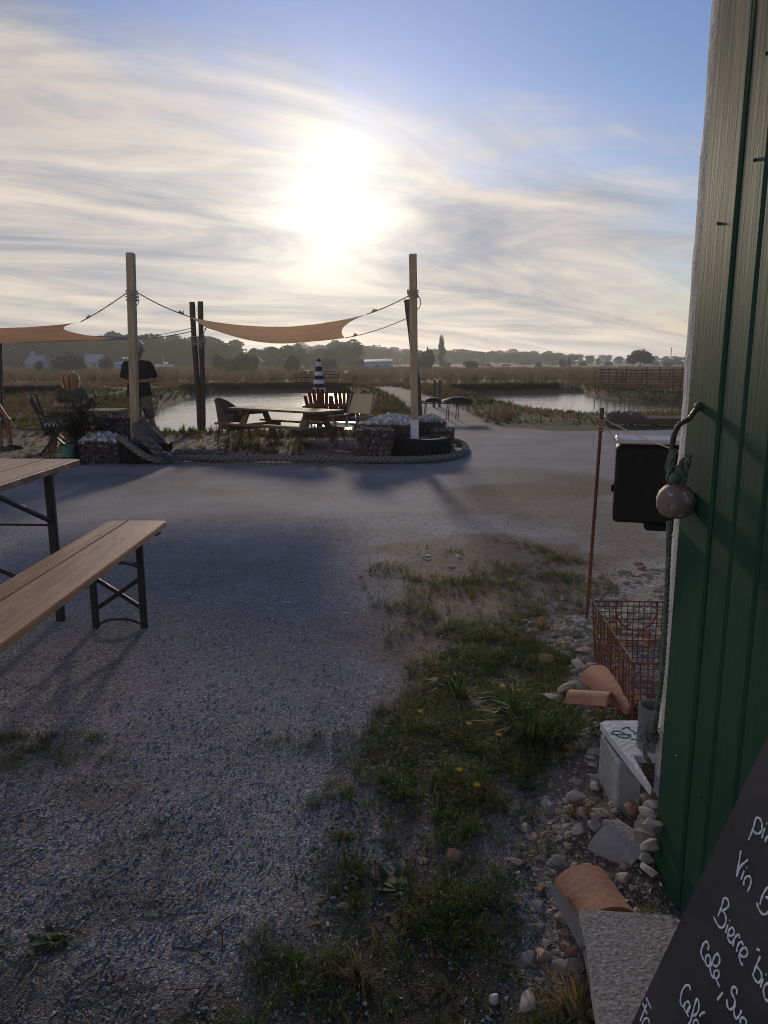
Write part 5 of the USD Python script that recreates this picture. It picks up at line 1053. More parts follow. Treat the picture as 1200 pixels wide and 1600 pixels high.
def seated(label, c, rz, hair, top, long_hair, lean=.1, bare_legs=True, bottom='shorts', arm=None):
    """Sits facing local -y, seat 0.43 above the ground."""
    t = thing('person', label, 'person', c, rz)
    z = .50; hc = V(0, -lean * .9 - .02, z + .72); fw = V(0, -1, -.45)
    sh_z = z + .46
    hl = arm or ((V(-.20, -lean, sh_z), V(-.26, -.12 - lean, z + .22), V(-.10, -.38, z + .24)), (V(.20, -lean, sh_z), V(.26, -.12 - lean, z + .22), V(.10, -.38, z + .24)))
    legs = []
    for s_ in (-1, 1): legs += chain((V(s_ * .09, 0, z), .095), (V(s_ * .12, -.44, z + .02), .062), (V(s_ * .13, -.46, .10), .042)) + [[(V(s_ * .13, -.45, .06), .042), (V(s_ * .14, -.64, .03), .028)]]
    torso = [[(V(-.09, 0, z), .11), (V(.09, 0, z), .11), (V(-.06, -.03, z + .18), .105), (V(.06, -.03, z + .18), .105)], [(V(-.06, -.03, z + .18), .105), (V(.06, -.03, z + .18), .105), (V(-.12, -lean, z + .38), .10), (V(.12, -lean, z + .38), .10), (V(0, -lean, z + .48), .07)], [(V(-.18, -lean, sh_z), .06), (V(0, -lean, sh_z + .04), .058), (V(.18, -lean, sh_z), .06)]]
    arms = []
    for a in hl: arms += chain((a[0], .052), (a[1], .040), (a[2], .028))
    b_ = legs + torso + arms + [[(V(0, -lean, sh_z + .03), .052), (hc + V(0, .01, -.10), .048)]] + head(hc, fw)
    for a, s_ in zip(hl, (1, -1)): b_ += hand(a[2], a[2] - a[1], (0, .2, -1), s_)
    MB().add(*hull_body(b_, .02, 6)).build('body', M['skin'], t, smooth=True); face_parts(t, hc, fw)
    grow = lambda bl, g_: [[(p, r + g_) for p, r in x] for x in bl]
    MB().add(*hull_body(grow(torso, .016) + grow([[(a[0], .054), (a[0] * .45 + a[1] * .55, .045)] for a in hl], .018), .03, 5)).build('top', M[top], t, smooth=True)
    lg = []
    for s_ in (-1, 1): lg += [[(V(s_ * .09, 0, z), .115), (V(s_ * .115, -.36, z + .02), .085)]]
    MB().add(*hull_body(lg, .03, 4)).build('shorts', M[bottom], t, smooth=True)
    if long_hair:
        r = np.random.default_rng(4); mb = MB()
        for k in range(420):
            a = r.uniform(-.46 * PI, 1.46 * PI); e = r.uniform(0, 1.3); st = hc + V(math.cos(a) * math.cos(e) * .095, math.sin(a) * math.cos(e) * .10 + .01, math.sin(e) * .115 + .02)
            o = V(math.cos(a), math.sin(a) * .8 + .15, 0); end = hc + o * r.uniform(.08, .16) + V(0, 0, -r.uniform(.28, .50))
            p = spline([st, st + o * .05 + V(0, 0, -.02), (st + end) / 2 + o * r.uniform(-.01, .035), end + r.normal(0, .03, 3)], 9); wd = V(-o[1], o[0], 0) * r.uniform(.004, .010)
            v_ = np.concatenate([p - wd, p + wd]); f_ = np.array([[i, i + 1, i + 10, i + 9] for i in range(8)]); mb.add(v_, f_)
        mb.build('hair', M['hair_blond'], t)
        MB().add(*hull_body([[(hc + V(0, .03, .05), .095), (hc + V(0, -.01, .06), .088), (hc + V(0, .06, -.10), .075)]], .02, 3)).build('hair_cap', M['hair_blond'], t, smooth=True)
    else:
        MB().add(*hull_body([[(hc + V(0, .04, .06), .088), (hc + V(0, -.02, .075), .080), (hc + V(0, .055, -.01), .075)]], .02, 3)).build('hair', M[hair], t, smooth=True)
    for s_ in (-1, 1): MB().add(*hull_body([[(V(s_ * .13, -.44, .05), .05), (V(s_ * .135, -.55, .04), .042), (V(s_ * .14, -.66, .034), .034)]], .03, 3)).build('shoe', M['shoe'], t, smooth=True)
    return t
q = at_y(116, 650, 14.6); seated('person with long backlit blond hair seated at the left picnic table', (q[0], 14.6, -.205), math.radians(12), None, 'grey_top', True, .10)
q = at_y(-22, 690, 13.6); seated('person cut by the left picture edge, arm and leg showing', (q[0] - .06, 13.6, -.215), math.radians(78), 'hair_grey', 'canvas_dark', False, .1, arm=((V(-.20, -.1, .96), V(-.27, -.10, .74), V(-.12, -.36, .60)), (V(.20, -.1, .96), V(.27, -.20, .72), V(.16, -.40, .58))))
q = at_y(-22, 690, 13.6); t = thing('stool', 'low dark stool under the person at the left picture edge', 'stool', (q[0] - .06, 13.6, -.205)); MB().box((0, .0, .36), (.40, .40, .05), bev=.01).build('seat', M['old_wood'], t)
for x in (-.16, .16):
    for y in (-.16, .16): MB().box((x, y, .165), (.04, .04, .33)).build('leg', M['old_wood'], t)

# ------------------------------------------------------------------ oyster rack, jetty, stakes, fence beyond the yard
yr = 20.4; q0, q1 = at_y(652, 640, yr), at_y(736, 640, yr); t = thing('oyster_rack', 'low iron trestle rack carrying dark mesh bags beside the path', 'rack', (0, 0, 0)); zr = at_y(690, 629, yr)[2]
zg = T1(2.0, yr)
for x in (at_y(664, 640, yr)[0], at_y(699, 640, yr)[0], at_y(714, 640, yr)[0]):
    for dy_ in (-.3, .3): MB().tube(np.array([(x, yr + dy_, zg), (x + .02, yr + dy_, zr)]), .013, 6).build('leg', M['rust'], t)
for dy_ in (-.3, .3): MB().tube(np.array([(q0[0], yr + dy_, zr), (q1[0], yr + dy_, zr - .01)]), .014, 6).build('rail', M['rust'], t)
for k, (x0, x1, h_) in enumerate(((648, 668, .05), (662, 690, .12), (690, 712, .08), (694, 738, .13))):
    a, b_ = at_y(x0, 640, yr)[0], at_y(x1, 640, yr)[0]; gx, gy = np.meshgrid(np.linspace(-1, 1, 18), np.linspace(-1, 1, 10)); z_ = zr + .016 + h_ * np.sqrt(np.clip(1 - gx ** 2, 0, 1)) * np.clip(1 - gy ** 2, 0, 1) ** .5 + .02 * fbm(np.stack([gx * 4, gy * 4, 0 * gx + k], -1), 3)
    v_, f_, _ = sheet((a + b_) / 2 + gx * (b_ - a) / 2, yr + gy * .36, z_); MB().add(v_, f_).build('mesh_bag', M['rubber' if k % 2 else 'dark_wire'], t, smooth=True)
yj = 18.4; a, b_ = at_y(942, 655, yj)[0], at_y(1110, 655, yj)[0]; zj = at_y(960, 654, yj)[2]; t = thing('landing_stage', 'low dark wooden landing stage at the edge of the right pond', 'jetty', (0, 0, 0))
for k in range(9): MB().box(((a + b_) / 2, yj + .10 * k, zj - .012 + .003 * (k % 3)), (b_ - a, .09, .035), bev=.004).build('plank', M['old_wood'], t)
for x in np.linspace(a + .1, b_ - .1, 5):
    for y in (yj + .02, yj + .75): MB().box((x, y, zj / 2 - .18), (.08, .08, abs(zj) + .16)).build('post', M['old_wood'], t)
MB().box(((a + b_) / 2, yj - .06, zj - .07), (b_ - a, .04, .10), bev=.004).build('edge_beam', M['old_wood'], t)
gx, gy = np.meshgrid(np.linspace(-1, 1, 30), np.linspace(-1, 1, 10)); a2, b2 = at_y(950, 650, yj)[0], at_y(1016, 650, yj)[0]
v_, f_, _ = sheet((a2 + b2) / 2 + gx * (b2 - a2) / 2, yj + .45 + gy * .3, zj + .01 + (.01 + .17 * fbm(np.stack([gx * 6, gy * 3, 0 * gx], -1), 4)) * np.clip(1 - gx ** 6, 0, 1) * np.clip(1 - gy ** 2, 0, 1) ** .5)
t2 = thing('mesh_bag_pile', 'pile of dark mesh bags lying on the landing stage', 'mesh bags', (0, 0, 0)); MB().add(v_, f_).build('bag_layer', M['dark_wire'], t2, smooth=True)
for px, lab in ((678, 'left one of two short wooden stakes by the right pond'), (687, 'right one of two short wooden stakes by the right pond')):
    q = at_y(px, 612, 26.0); t = thing('wooden_stake', lab, 'stake', (q[0], 26.0, T1(q[0], 26.0))); h_ = at_y(px, 594, 26.0)[2] - T1(q[0], 26.0)
    MB().tube(np.array([(0, 0, -.1), (.03 if px < 680 else 0, 0, h_)]), .045, 8).build('shaft', M['dead_wood'], t)
yf_ = 42.0; t = thing('stake_fence', 'old weathered fence of rails and stakes beyond the right pond', 'fence', (0, 0, 0)); fr_ = np.random.default_rng(8)
xa_, xb_ = at_y(934, 600, yf_)[0], at_y(1150, 600, yf_)[0]; zf = T1(14.0, yf_); zt_ = at_y(1000, 577, yf_)[2]
for k in range(26):
    x = xa_ + (xb_ - xa_) * k / 25 + fr_.normal(0, .06); MB().tube(np.array([(x, yf_ + .06 * (k % 2), zf - .2), (x + fr_.normal(0, .05), yf_ + .06 * (k % 2), zt_ + fr_.normal(.02, .06))]), .03, 6).build('stake', M['old_wood'], t)
for j in range(7):
    z = zf + .1 + (zt_ - zf - .12) * j / 6
    for s_ in range(3):
        x0 = xa_ + (xb_ - xa_) * s_ / 3; x1 = x0 + (xb_ - xa_) / 3 + .2; MB().tube(np.array([(x0, yf_ - .05, z + fr_.normal(0, .03)), ((x0 + x1) / 2, yf_ - .05, z - .02), (x1, yf_ - .05, z + fr_.normal(0, .03))]), .026, 5).build('rail', M['old_wood'], t)

# ------------------------------------------------------------------ houses far behind the marsh
def box_house(label, px0, px1, row_eave, d, depth=6.0, roof='gable', rh=1.2, wall='house_white', roofm='roof_tile', wins=(), chimney=None, base=None, cat='house', name='house'):
    x0, x1 = at_y(px0, 570, d)[0], at_y(px1, 570, d)[0]; z0 = (T1((x0 + x1) / 2, d) if base is None else base) - .3; z1 = at_y(600, row_eave, d)[2]; cx = (x0 + x1) / 2; w = x1 - x0
    t = thing(name, label, cat, (cx, d, 0))
    MB().box((0, depth / 2, (z0 + z1) / 2), (w, depth, z1 - z0)).build('wall', M[wall], t)
    if roof == 'gable': v_ = [(-w / 2 - .3, -.35, z1 - .1), (w / 2 + .3, -.35, z1 - .1), (w / 2 + .3, depth / 2, z1 + rh), (-w / 2 - .3, depth / 2, z1 + rh), (-w / 2 - .3, depth + .35, z1 - .1), (w / 2 + .3, depth + .35, z1 - .1)]
    else: v_ = [(-w / 2 - .2, -.3, z1 + .02), (w / 2 + .2, -.3, z1 + .02 + rh * .2), (w / 2 + .2, depth / 2, z1 + rh), (-w / 2 - .2, depth / 2, z1 + rh * .7), (-w / 2 - .2, depth + .3, z1 + .1), (w / 2 + .2, depth + .3, z1 + .1)]
    up_ = np.array(v_); dn = up_ - V(0, 0, .14); vv = np.vstack([up_, dn]); f_ = [[0, 1, 2, 3], [3, 2, 5, 4], [6, 9, 8, 7], [9, 10, 11, 8], [0, 6, 7, 1], [4, 5, 11, 10], [0, 3, 9, 6], [3, 4, 10, 9], [1, 7, 8, 2], [2, 8, 11, 5]]
    r = MB().add(vv, np.array(f_)).build('roof', M[roofm], t)
    if roof == 'gable':
        for sx in (-1, 1): MB().add([(sx * w / 2, 0, z1 - .05), (sx * w / 2, depth, z1 - .05), (sx * w / 2, depth / 2, z1 + rh - .12)], np.array([[0, 1, 2]])).build('gable', M[wall], t)
    for (fx, wz, ww, wh) in wins: 
        wn = MB().box((fx * w, -.02, z1 - wz), (ww, .06, wh)).build('window', M['dark_glass'], t); MB().box((fx * w, -.06, z1 - wz - wh / 2 - .05), (ww + .2, .10, .08)).build('sill', M['white_paint'], wn)
    if chimney is not None: MB().box((chimney * w, depth / 2, z1 + rh + .3), (.6, .6, 1.4)).build('chimney', M[wall], t)
    return t
box_house('low white cottage with a chimney behind the marsh at the far left', 39, 60, 568, 178, 7, rh=1.9, roofm='roof_grey', wins=((.2, .8, .7, .8),), chimney=-.38)
box_house('white gabled cottage partly behind a small dark tree at the far left', 62, 82, 569, 184, 6, rh=1.4, roofm='roof_grey', wins=((-.2, .7, .6, .7),))
box_house('house with a pale grey roof showing right of the big round bush', 128, 152, 566, 200, 8, rh=2.1, roofm='roof_grey', wins=((.3, .8, .8, .8),))
box_house('small blue tarpaulin shed beyond the marsh', 179, 195, 568.5, 170, 3, roof='shed', rh=.5, wall='house_blue', roofm='house_blue', wins=((.15, .5, .5, .4),), cat='shed', name='shed')
box_house('pale blue bungalow with one dark window beyond the sail and path', 570, 612, 565.5, 176, 7, roof='shed', rh=.75, wall='house_pale_blue', roofm='roof_grey', wins=((-.02, .95, .9, .8), (.30, .8, .5, .6)))
box_house('long low shed with a dark roof on the far right horizon', 806, 838, 562.5, 430, 9, rh=1.6, roofm='roof_grey', wins=((-.3, 1., 1., .8), (.2, 1., 1., .8)), cat='shed', name='shed')
box_house('pale building among trees on the far right horizon', 940, 953, 559.5, 470, 9, rh=1.4, roofm='roof_grey', wins=((.0, 1., 1.2, 1.),))
box_house('small white house right of the round dark pine', 1013, 1024, 566, 400, 8, rh=1.0, roofm='roof_grey', wins=((.0, 1., 1., .8),))
q = at_y(257, 573, 165.0); t = thing('moored_boat', 'small white boat with a thin mast left of the dark posts', 'boat', (q[0], 165, T1(q[0], 165) + .7))
hv, hf, hn = [], [], 9
for k in range(hn):
    s_ = k / (hn - 1) * 2 - 1; wv = .75 * (1 - abs(s_) ** 2.5) + .03; x = s_ * 1.9; hv += [(x, -wv, .55 + .12 * s_ * s_), (x, -wv * .7, .1), (x, 0, 0), (x, wv * .7, .1), (x, wv, .55 + .12 * s_ * s_)]
for k in range(hn - 1):
    for j in range(4): hf.append([5 * k + j, 5 * k + j + 1, 5 * k + j + 6, 5 * k + j + 5])
    hf.append([5 * k, 5 * k + 5, 5 * k + 9, 5 * k + 4])
MB().add(np.array(hv), np.array(hf)).build('hull', M['white_paint'], t); MB().box((.3, 0, .85), (.9, .8, .5), bev=.08).build('cabin', M['white_paint'], t); MB().tube(np.array([(-.2, 0, .5), (-.2, 0, 2.6)]), .04, 6).build('mast', M['white_paint'], t)
for px, d_, top_, lab in ((83, 120, 552, 'thin wooden pole left of the big round bush'), (1047, 300, 543, 'thin distant mast on the far right horizon')):
    q = at_y(px, 575, d_); z = T1(q[0], d_); t = thing('utility_pole', lab, 'pole', (q[0], d_, z)); hh_ = at_y(px, top_, d_)[2] - z; MB().tube(np.array([(0, 0, -.2), (0, 0, hh_)]), .09 if d_ < 200 else .14, 6).build('shaft', M['dead_wood'], t); MB().box((0, 0, hh_ * .93), (.8, .08, .08)).build('crossarm', M['dead_wood'], t)

# ------------------------------------------------------------------ trees, bushes
def crown(seed, blobs, n, size, shell=.6):
    r = np.random.default_rng(seed); mb_v, mb_f = [], []
    vol = np.array([b_[1][0] * b_[1][1] * b_[1][2] for b_ in blobs]) ** .75; pk = r.choice(len(blobs), n, p=vol / vol.sum())
    d = r.normal(0, 1, (n, 3)); d /= np.linalg.norm(d, axis=1, keepdims=True); rad = shell + (1.05 - shell) * r.random(n) ** .5
    c = np.array([b_[0] for b_ in blobs])[pk] + d * rad[:, None] * np.array([b_[1] for b_ in blobs])[pk]
    s_ = size * r.uniform(.55, 1.35, n)
    a = r.normal(0, 1, (n, 3)); a /= np.linalg.norm(a, axis=1, keepdims=True); b2 = np.cross(a, r.normal(0, 1, (n, 3))); b2 /= np.linalg.norm(b2, axis=1, keepdims=True)
    v_ = np.stack([c + a * s_[:, None], c + b2 * s_[:, None] * .6, c - a * s_[:, None] * .9, c - b2 * s_[:, None] * .55], 1).reshape(-1, 3)
    f_ = np.arange(4 * n).reshape(-1, 4); return MB().add(v_, f_)
def tree_kind(nm, seed, H, W, leafm, conif=False, n=1400, size=.46):
    r = np.random.default_rng(seed); pr = proto(nm); tr = MB()
    tr.tube(spline([(0, 0, -.5), (r.normal(0, .1), r.normal(0, .1), H * .3), (r.normal(0, .2), r.normal(0, .2), H * .62), (0, 0, H * .9)], 10), np.linspace(.24, .05, 10), 7)
    blobs = []
    for k in range(17):
        f_ = r.uniform(.14, .92); rr_ = W * .5 * (1 - abs(f_ - .5) * 1.1) * r.uniform(.2, .8); a = r.uniform(0, 6.28); c = V(rr_ * math.cos(a), rr_ * math.sin(a), f_ * H); s_ = W * r.uniform(.16, .27)
        blobs.append((c, (s_, s_, s_ * r.uniform(.6, .9)))); tr.tube(np.array([(0, 0, f_ * H * .62), c * V(.6, .6, .92), c]), V(.09, .05, .02), 5)
    tr.build('trunk', M['trunk'], pr); crown(seed + 1, blobs, n, size).build('crown', M[leafm], pr); return pr
TK = [tree_kind(f'woodland_tree_{"abcde"[k]}', 200 + 7 * k, (10, 9, 11, 8, 12)[k], (7.5, 8, 6.5, 7, 6)[k], 'tree_leaf') for k in range(5)]
def bush_kind(nm, seed, leafm, n=1500, size=.18, flat=.8):
    r = np.random.default_rng(seed); pr = proto(nm); st = MB(); blobs = []
    for k in range(13):
        a, rr_ = r.uniform(0, 6.28), r.uniform(0, .62); c = V(rr_ * math.cos(a), rr_ * math.sin(a), flat * r.uniform(.25, .72)); s_ = r.uniform(.22, .38); blobs.append((c, (s_, s_, s_ * .8))); st.tube(np.array([(0, 0, -.1), c * V(.5, .5, .5), c]), V(.04, .03, .01), 5)
    st.build('trunk', M['trunk'], pr); crown(seed + 1, blobs, n, size * .5, .55).build('crown', M[leafm], pr); return pr
BK = [bush_kind('willow_bush_a', 301, 'bush_leaf'), bush_kind('willow_bush_b', 305, 'bush_leaf'), bush_kind('dark_bush_a', 311, 'tree_leaf'), bush_kind('dark_bush_b', 317, 'tree_leaf')]
rt = np.random.default_rng(31)
prof_x = [-300, 0, 60, 100, 150, 185, 250, 330, 420, 500, 545, 600, 640, 700, 780, 860, 920, 1000, 1080, 1250, 1500]
prof_y = [520, 524, 521, 528, 523, 520, 521, 528, 538, 540, 533, 541, 545, 546, 546, 549, 554, 556, 556, 556, 556]
def place_tree(px, d, row, label, group, kind=None, wide=1.0):
    q = at_y(px, 570, d); z = T1(q[0], d); top_ = at_y(px, row, d)[2]; pr = TK[rt.integers(5)] if kind is None else kind
    H = {0: 10, 1: 9, 2: 11, 3: 8, 4: 12}[TK.index(pr)] * 1.0; s_ = (top_ - z) / H
    copy(pr, 'woodland_tree', label, 'tree', (q[0], d, z - .2), rt.uniform(0, 6.28), (s_ * rt.uniform(1.0, 1.5) * wide, s_ * rt.uniform(1.0, 1.4) * wide, s_), group)
def zone_l(px): return ('dark tree of the wood rising behind the white cottages' if px < 100 else 'dark tree of the wood behind the left pale post' if px < 280 else 'dark tree of the wood between the dark posts and lighthouse ornament' if px < 480 else 'dark tree of the wood behind the pale blue bungalow')
def zone_r(px): return ('hazy far tree behind the right pale post' if px < 660 else 'hazy far tree of the treeline right of the poplar' if px < 800 else 'hazy far tree around the long low shed' if px < 930 else 'hazy far tree of the thin treeline near the umbrella pine')
for lay, (d0, dr_, step) in enumerate(((235, 12, 17), (262, 14, 19), (295, 18, 24))):
    px = -170.0
    while px < 560:
        row = np.interp(px, prof_x, prof_y) + rt.normal(0, 3.2) + (rt.random() < .25) * rt.uniform(3, 9) + (2 - lay) * 2.0
        place_tree(px, d0 + rt.uniform(-dr_, dr_), row, zone_l(px), 'wood, ' + zone_l(px)); px += step * rt.uniform(.6, 1.4)
for lay, (d0, dr_, step) in enumerate(((390, 25, 12), (450, 30, 14), (560, 40, 15))):
    px = 470.0
    while px < 1230:
        row = np.interp(px, prof_x, prof_y) + rt.normal(0, 1.8) + (rt.random() < .25) * rt.uniform(1, 5) + (2 - lay) * 2.2
        place_tree(px, d0 + rt.uniform(-dr_, dr_), row, zone_r(px), 'treeline, ' + zone_r(px), wide=1.7); px += step * rt.uniform(.6, 1.4)
def place_bush(px, row_base, w, row_top, k, label, d, name='bush', cat='bush', group=None):
    q = at_y(px, row_base, d); z = T1(q[0], d); W = w / FPX * d; h = at_y(px, row_top, d)[2] - z
    copy(BK[k], name, label, cat, (q[0], d, z - .05), rt.uniform(0, 6.28), (W / 1.75, W / 1.75, h / .93), group)
place_bush(112, 578, 62, 545, 0, 'big round pale green bush left of the left pale post', 140)
place_bush(167, 576, 25, 555, 2, 'small round dark bush between the pale bush and the left post', 150)
place_bush(62, 578, 14, 560, 2, 'small dark bush in front of the white cottages', 150)
place_bush(350, 578, 44, 547, 1, 'round pale green bush just right of the dark posts', 140)
place_bush(385, 578, 52, 547, 0, 'wide pale green bush under the beige sail', 143)
place_bush(368, 580, 26, 566, 3, 'low dark bush at the foot of the two pale bushes', 132)
place_bush(668, 573, 34, 540, 3, 'dark bushy tree just right of the right pale post', 170)
place_bush(655, 575, 30, 556, 2, 'low dark bush behind the right pale post', 160)
place_bush(735, 572, 26, 561, 2, 'small dark bush right of the poplar', 180)
place_bush(878, 571, 14, 559, 3, 'small round bush on the right horizon near the low shed', 240)
place_bush(456, 578, 36, 552, 3, 'dark bush under the beige sail left of the lighthouse ornament', 150)
place_bush(512, 577, 34, 556, 2, 'dark bush right of the lighthouse ornament', 155)
for k in range(46):
    px = rt.uniform(-150, 1150); d_ = rt.uniform(175, 225) if px < 600 else rt.uniform(230, 360); place_bush(px, 575, rt.uniform(14, 34) * (1 if px < 600 else .7), 570 - rt.uniform(2, 11) * (1 if px < 600 else .6), 2 + k % 2, 'low scrub bush along the foot of the treeline', d_, 'scrub_bush', 'bush', 'scrub bushes below the treeline')
# poplar, conifer, umbrella pine
def special(nm, label, px, d, row_top, w, blobs, leafm, n, size, trunk_h):
    q = at_y(px, 570, d); z = T1(q[0], d); H = at_y(px, row_top, d)[2] - z; W = w / FPX * d; t = thing(nm, label, 'tree', (q[0], d, z)); tr = MB().tube(np.array([(0, 0, -.4), (.05, 0, H * trunk_h), (0, 0, H * .9)]), V(.2, .15, .04), 7)
    bl = [(V(x * W, y * W, zz * H), (sx * W, sx * W, sz * H)) for x, y, zz, sx, sz in blobs]
    for b_ in bl[::2]: tr.tube(np.array([(0, 0, H * trunk_h), b_[0]]), V(.08, .03), 5)
    tr.build('trunk', M['trunk'], t); crown(int(px), bl, n, size, .5).build('crown', M[leafm], t); return t
special('poplar', 'tall slim poplar standing alone right of the right pale post', 690, 255, 525, 15, [(rt.normal(0, .08), rt.normal(0, .08), .16 + .085 * k, .34 * (1 - abs(k / 9 - .45) * .7), .10) for k in range(10)], 'tree_leaf', 1500, .28, .2)
special('umbrella_pine', 'round dark umbrella pine alone on the right horizon', 1000, 205, 545, 40, [(math.cos(a) * .30, math.sin(a) * .30, .55 + .10 * math.sin(a * 2), .22, .22) for a in np.linspace(0, 6.28, 9)[:-1]] + [(0, 0, .72, .34, .26), (0.1, 0, .60, .30, .25)], 'pine_leaf', 2600, .24, .35)
special('conifer', 'small pointed conifer beside the bush on the right horizon', 889, 240, 556, 8, [(0, 0, .15 + .085 * k, .46 * (1 - k / 10), .09) for k in range(10)], 'pine_leaf', 700, .2, .2)

# ------------------------------------------------------------------ grasses
def tuft(seed, n, h, w, spread, lean):
    r = np.random.default_rng(seed); mb = MB()
    for k in range(n):
        a = r.uniform(0, 6.28); o = V(math.cos(a), math.sin(a), 0); b0 = o * r.uniform(0, spread); hh = h * r.uniform(.5, 1.1); L = lean * r.uniform(.2, 1.2); sd = V(-o[1], o[0], 0); ww = w * r.uniform(.7, 1.3)
        tw_ = r.uniform(0, 6.28); sd = V(math.cos(tw_), math.sin(tw_), 0)
        p = [b0, b0 + o * L * .25 + V(0, 0, hh * .5), b0 + o * L * .62 + V(0, 0, hh * .85), b0 + o * L * 1.1 + V(0, 0, hh * (1 - .25 * L / h))]
        v_ = [p[0] - sd * ww, p[0] + sd * ww, p[1] - sd * ww * .8, p[1] + sd * ww * .8, p[2] - sd * ww * .5, p[2] + sd * ww * .5, p[3]]
        mb.add(np.array(v_), np.array([[0, 1, 3], [0, 3, 2], [2, 3, 5], [2, 5, 4], [4, 5, 6]]))
    return mb
def plant(name, protos_, pos, scale, seed, label, cat, zoff=-.01):
    r = np.random.default_rng(seed); n = len(pos); instancer(name, protos_, np.c_[pos, T(pos[:, 0], pos[:, 1]) + zoff], r.integers(0, len(protos_), n), r.uniform(0, 6.28, n), scale, 'stuff', label, cat)
rg_ = np.random.default_rng(41)
wedge = lambda y0, y1, k=.62: Polygon([(-y0 * k - 2, y0), (y0 * k + 2, y0), (y1 * k, y1), (-y1 * k, y1)])
notpond = lambda x, y, m=.35: pond_depth(x, y) < -m
offpath = lambda x, y: (sdist(path_poly, x, y) < -.1)
MG = [(tuft(500 + k, 26, 1.0, .014, .22, .35), M['marsh_grass'], False) for k in range(3)]
BG = [(tuft(510 + k, 30, 1.0, .016, .25, .45), M['bank_grass'], False) for k in range(3)]
RD = [(tuft(520 + k, 26, 1.0, .020, .22, .22), M['reed'], False) for k in range(3)]
patch = lambda x, y, s_, k: fbm(np.stack([x * s_, y * s_, 0 * x + k], -1), 3, 17)
xy = scatter(wedge(19, 60), 9000, 51, lambda x, y: (pond_depth(x, y) < -np.where(y < 31, 2.6, .8)) & offpath(x, y) & (patch(x, y, .22, 1) > .40))
plant('marsh_grass', MG, xy, rg_.uniform(.12, .32, len(xy)) * (.6 + .8 * patch(xy[:, 0], xy[:, 1], .15, 2)), 1, 'reddish brown marsh grass filling the fields beyond the ponds', 'marsh grass')
xy = scatter(wedge(58, 190), 9000, 52, lambda x, y: patch(x, y, .07, 4) > .36)
plant('marsh_grass', MG, xy, rg_.uniform(.5, 1.15, len(xy)) * (.5 + patch(xy[:, 0], xy[:, 1], .05, 2)), 2, 'brown marsh grass stretching to the treeline', 'marsh grass')
xy = scatter(wedge(24, 64), 5000, 53, lambda x, y: (lambda d: (d > -1.0) & (d < -.22) & (x < 10.5) & (pond_depth(x * (1 - 1.0 / y), y - 1.0) > d + .3))(pond_depth(x, y)))
plant('bank_reeds', RD, xy, rg_.uniform(.10, .24, len(xy)), 3, 'dark green reeds lining the far banks of the ponds', 'reeds')
green_zone = Polygon([(-14, 15.2), (-6, 15.5), (-1.5, 16.8), (1.2, 16), (2.4, 19), (7, 18.2), (14, 17.4), (24, 18), (24, 30), (-22, 30), (-22, 15)])
xy = scatter(green_zone, 11000, 54, lambda x, y: notpond(x, y, .02) & offpath(x, y) & (sdist(yard_poly, x, y) < -.1) & (patch(x, y, .5, 7) > .30))
plant('bank_grass', BG, xy, rg_.uniform(.06, .20, len(xy)) * np.where((xy[:, 1] < 17.5) | (xy[:, 0] > 2), .55, 1), 4, 'green brown grass on the near banks of the ponds', 'grass')
xy = scatter(wedge(15.5, 48), 8000, 62, lambda x, y: (lambda d: (d > -2.6) & (d < -.05))(pond_depth(x, y)) & offpath(x, y) & (sdist(yard_poly, x, y) < -.1))
plant('bank_grass', BG + RD[:1], xy, rg_.uniform(.07, .20, len(xy)) * np.where((xy[:, 0] > 1.2) & (xy[:, 1] < 27), .5, 1), 14, 'low green grass on the slopes around the ponds', 'grass')
pts = []
for (a0, a1, b0, b1, n) in ((755, 800, 642, 650, 16), (985, 1065, 652, 662, 60), (800, 900, 654, 662, 22), (560, 640, 664, 676, 14)):
    for _ in range(n): q = P(rg_.uniform(a0, a1), rg_.uniform(b0, b1)); pts.append(q[:2])
pts = np.array(pts); SD_ = [(tuft(530 + k, 9, 1.0, .007, .10, .12), M['dry_grass'], False) for k in range(2)]
plant('seed_stems', SD_, pts, rg_.uniform(.25, .55, len(pts)), 5, 'thin dry seed stems along the right pond', 'dry stems')
# yard growth near the camera
FG = [(tuft(540 + k, 18, 1.0, .022, .45, .95), M['grass'], False) for k in range(4)] + [(tuft(546 + k, 12, 1.0, .016, .3, .9), M['dry_grass'], False) for k in range(2)]
w2 = weeds.intersection(Polygon([(-3, .9), (2, .9), (2, 5), (-3, 5)]))
xy = scatter(w2.buffer(.2), 14000, 55, lambda x, y: np.clip(patch(x, y, 5.5, 3) * 4.4 - 1.6, 0.05, 1) * sstep(-.16, .16, sdist(weeds, x, y) + .5 * wob(x, y, 3.2, 4)) * np.where(sdist(rubble, x, y) > .02, .06, 1) * np.clip((y - .4) / 2.0, .3, 1) * np.clip(2.6 / y, .3, 1))
r_ = np.random.default_rng(6); n = len(xy); hs_ = .012 + .036 * r_.random(n) ** 2.5 * (.5 + patch(xy[:, 0], xy[:, 1], 1.8, 9))
instancer('yard_grass', FG, np.c_[xy, T(xy[:, 0], xy[:, 1]) + .006], np.where(r_.random(n) < .80, r_.integers(0, 4, n), r_.integers(4, 6, n)), r_.uniform(0, 6.28, n), hs_, 'stuff', 'short dark weeds and grass between gravel and rubble', 'grass')
m2_ = moss.union(Polygon([(-3.5, 1), (.1, 1), (.1, 2.6), (-3.5, 2.6)])).intersection(Polygon([(-3.2, .9), (.4, .9), (.4, 2.7), (-3.2, 2.7)]))
xy = scatter(m2_, 3200, 56, lambda x, y: np.clip(patch(x, y, 1.5, 5) * 4 - 2.0, 0, 1)); n = len(xy)
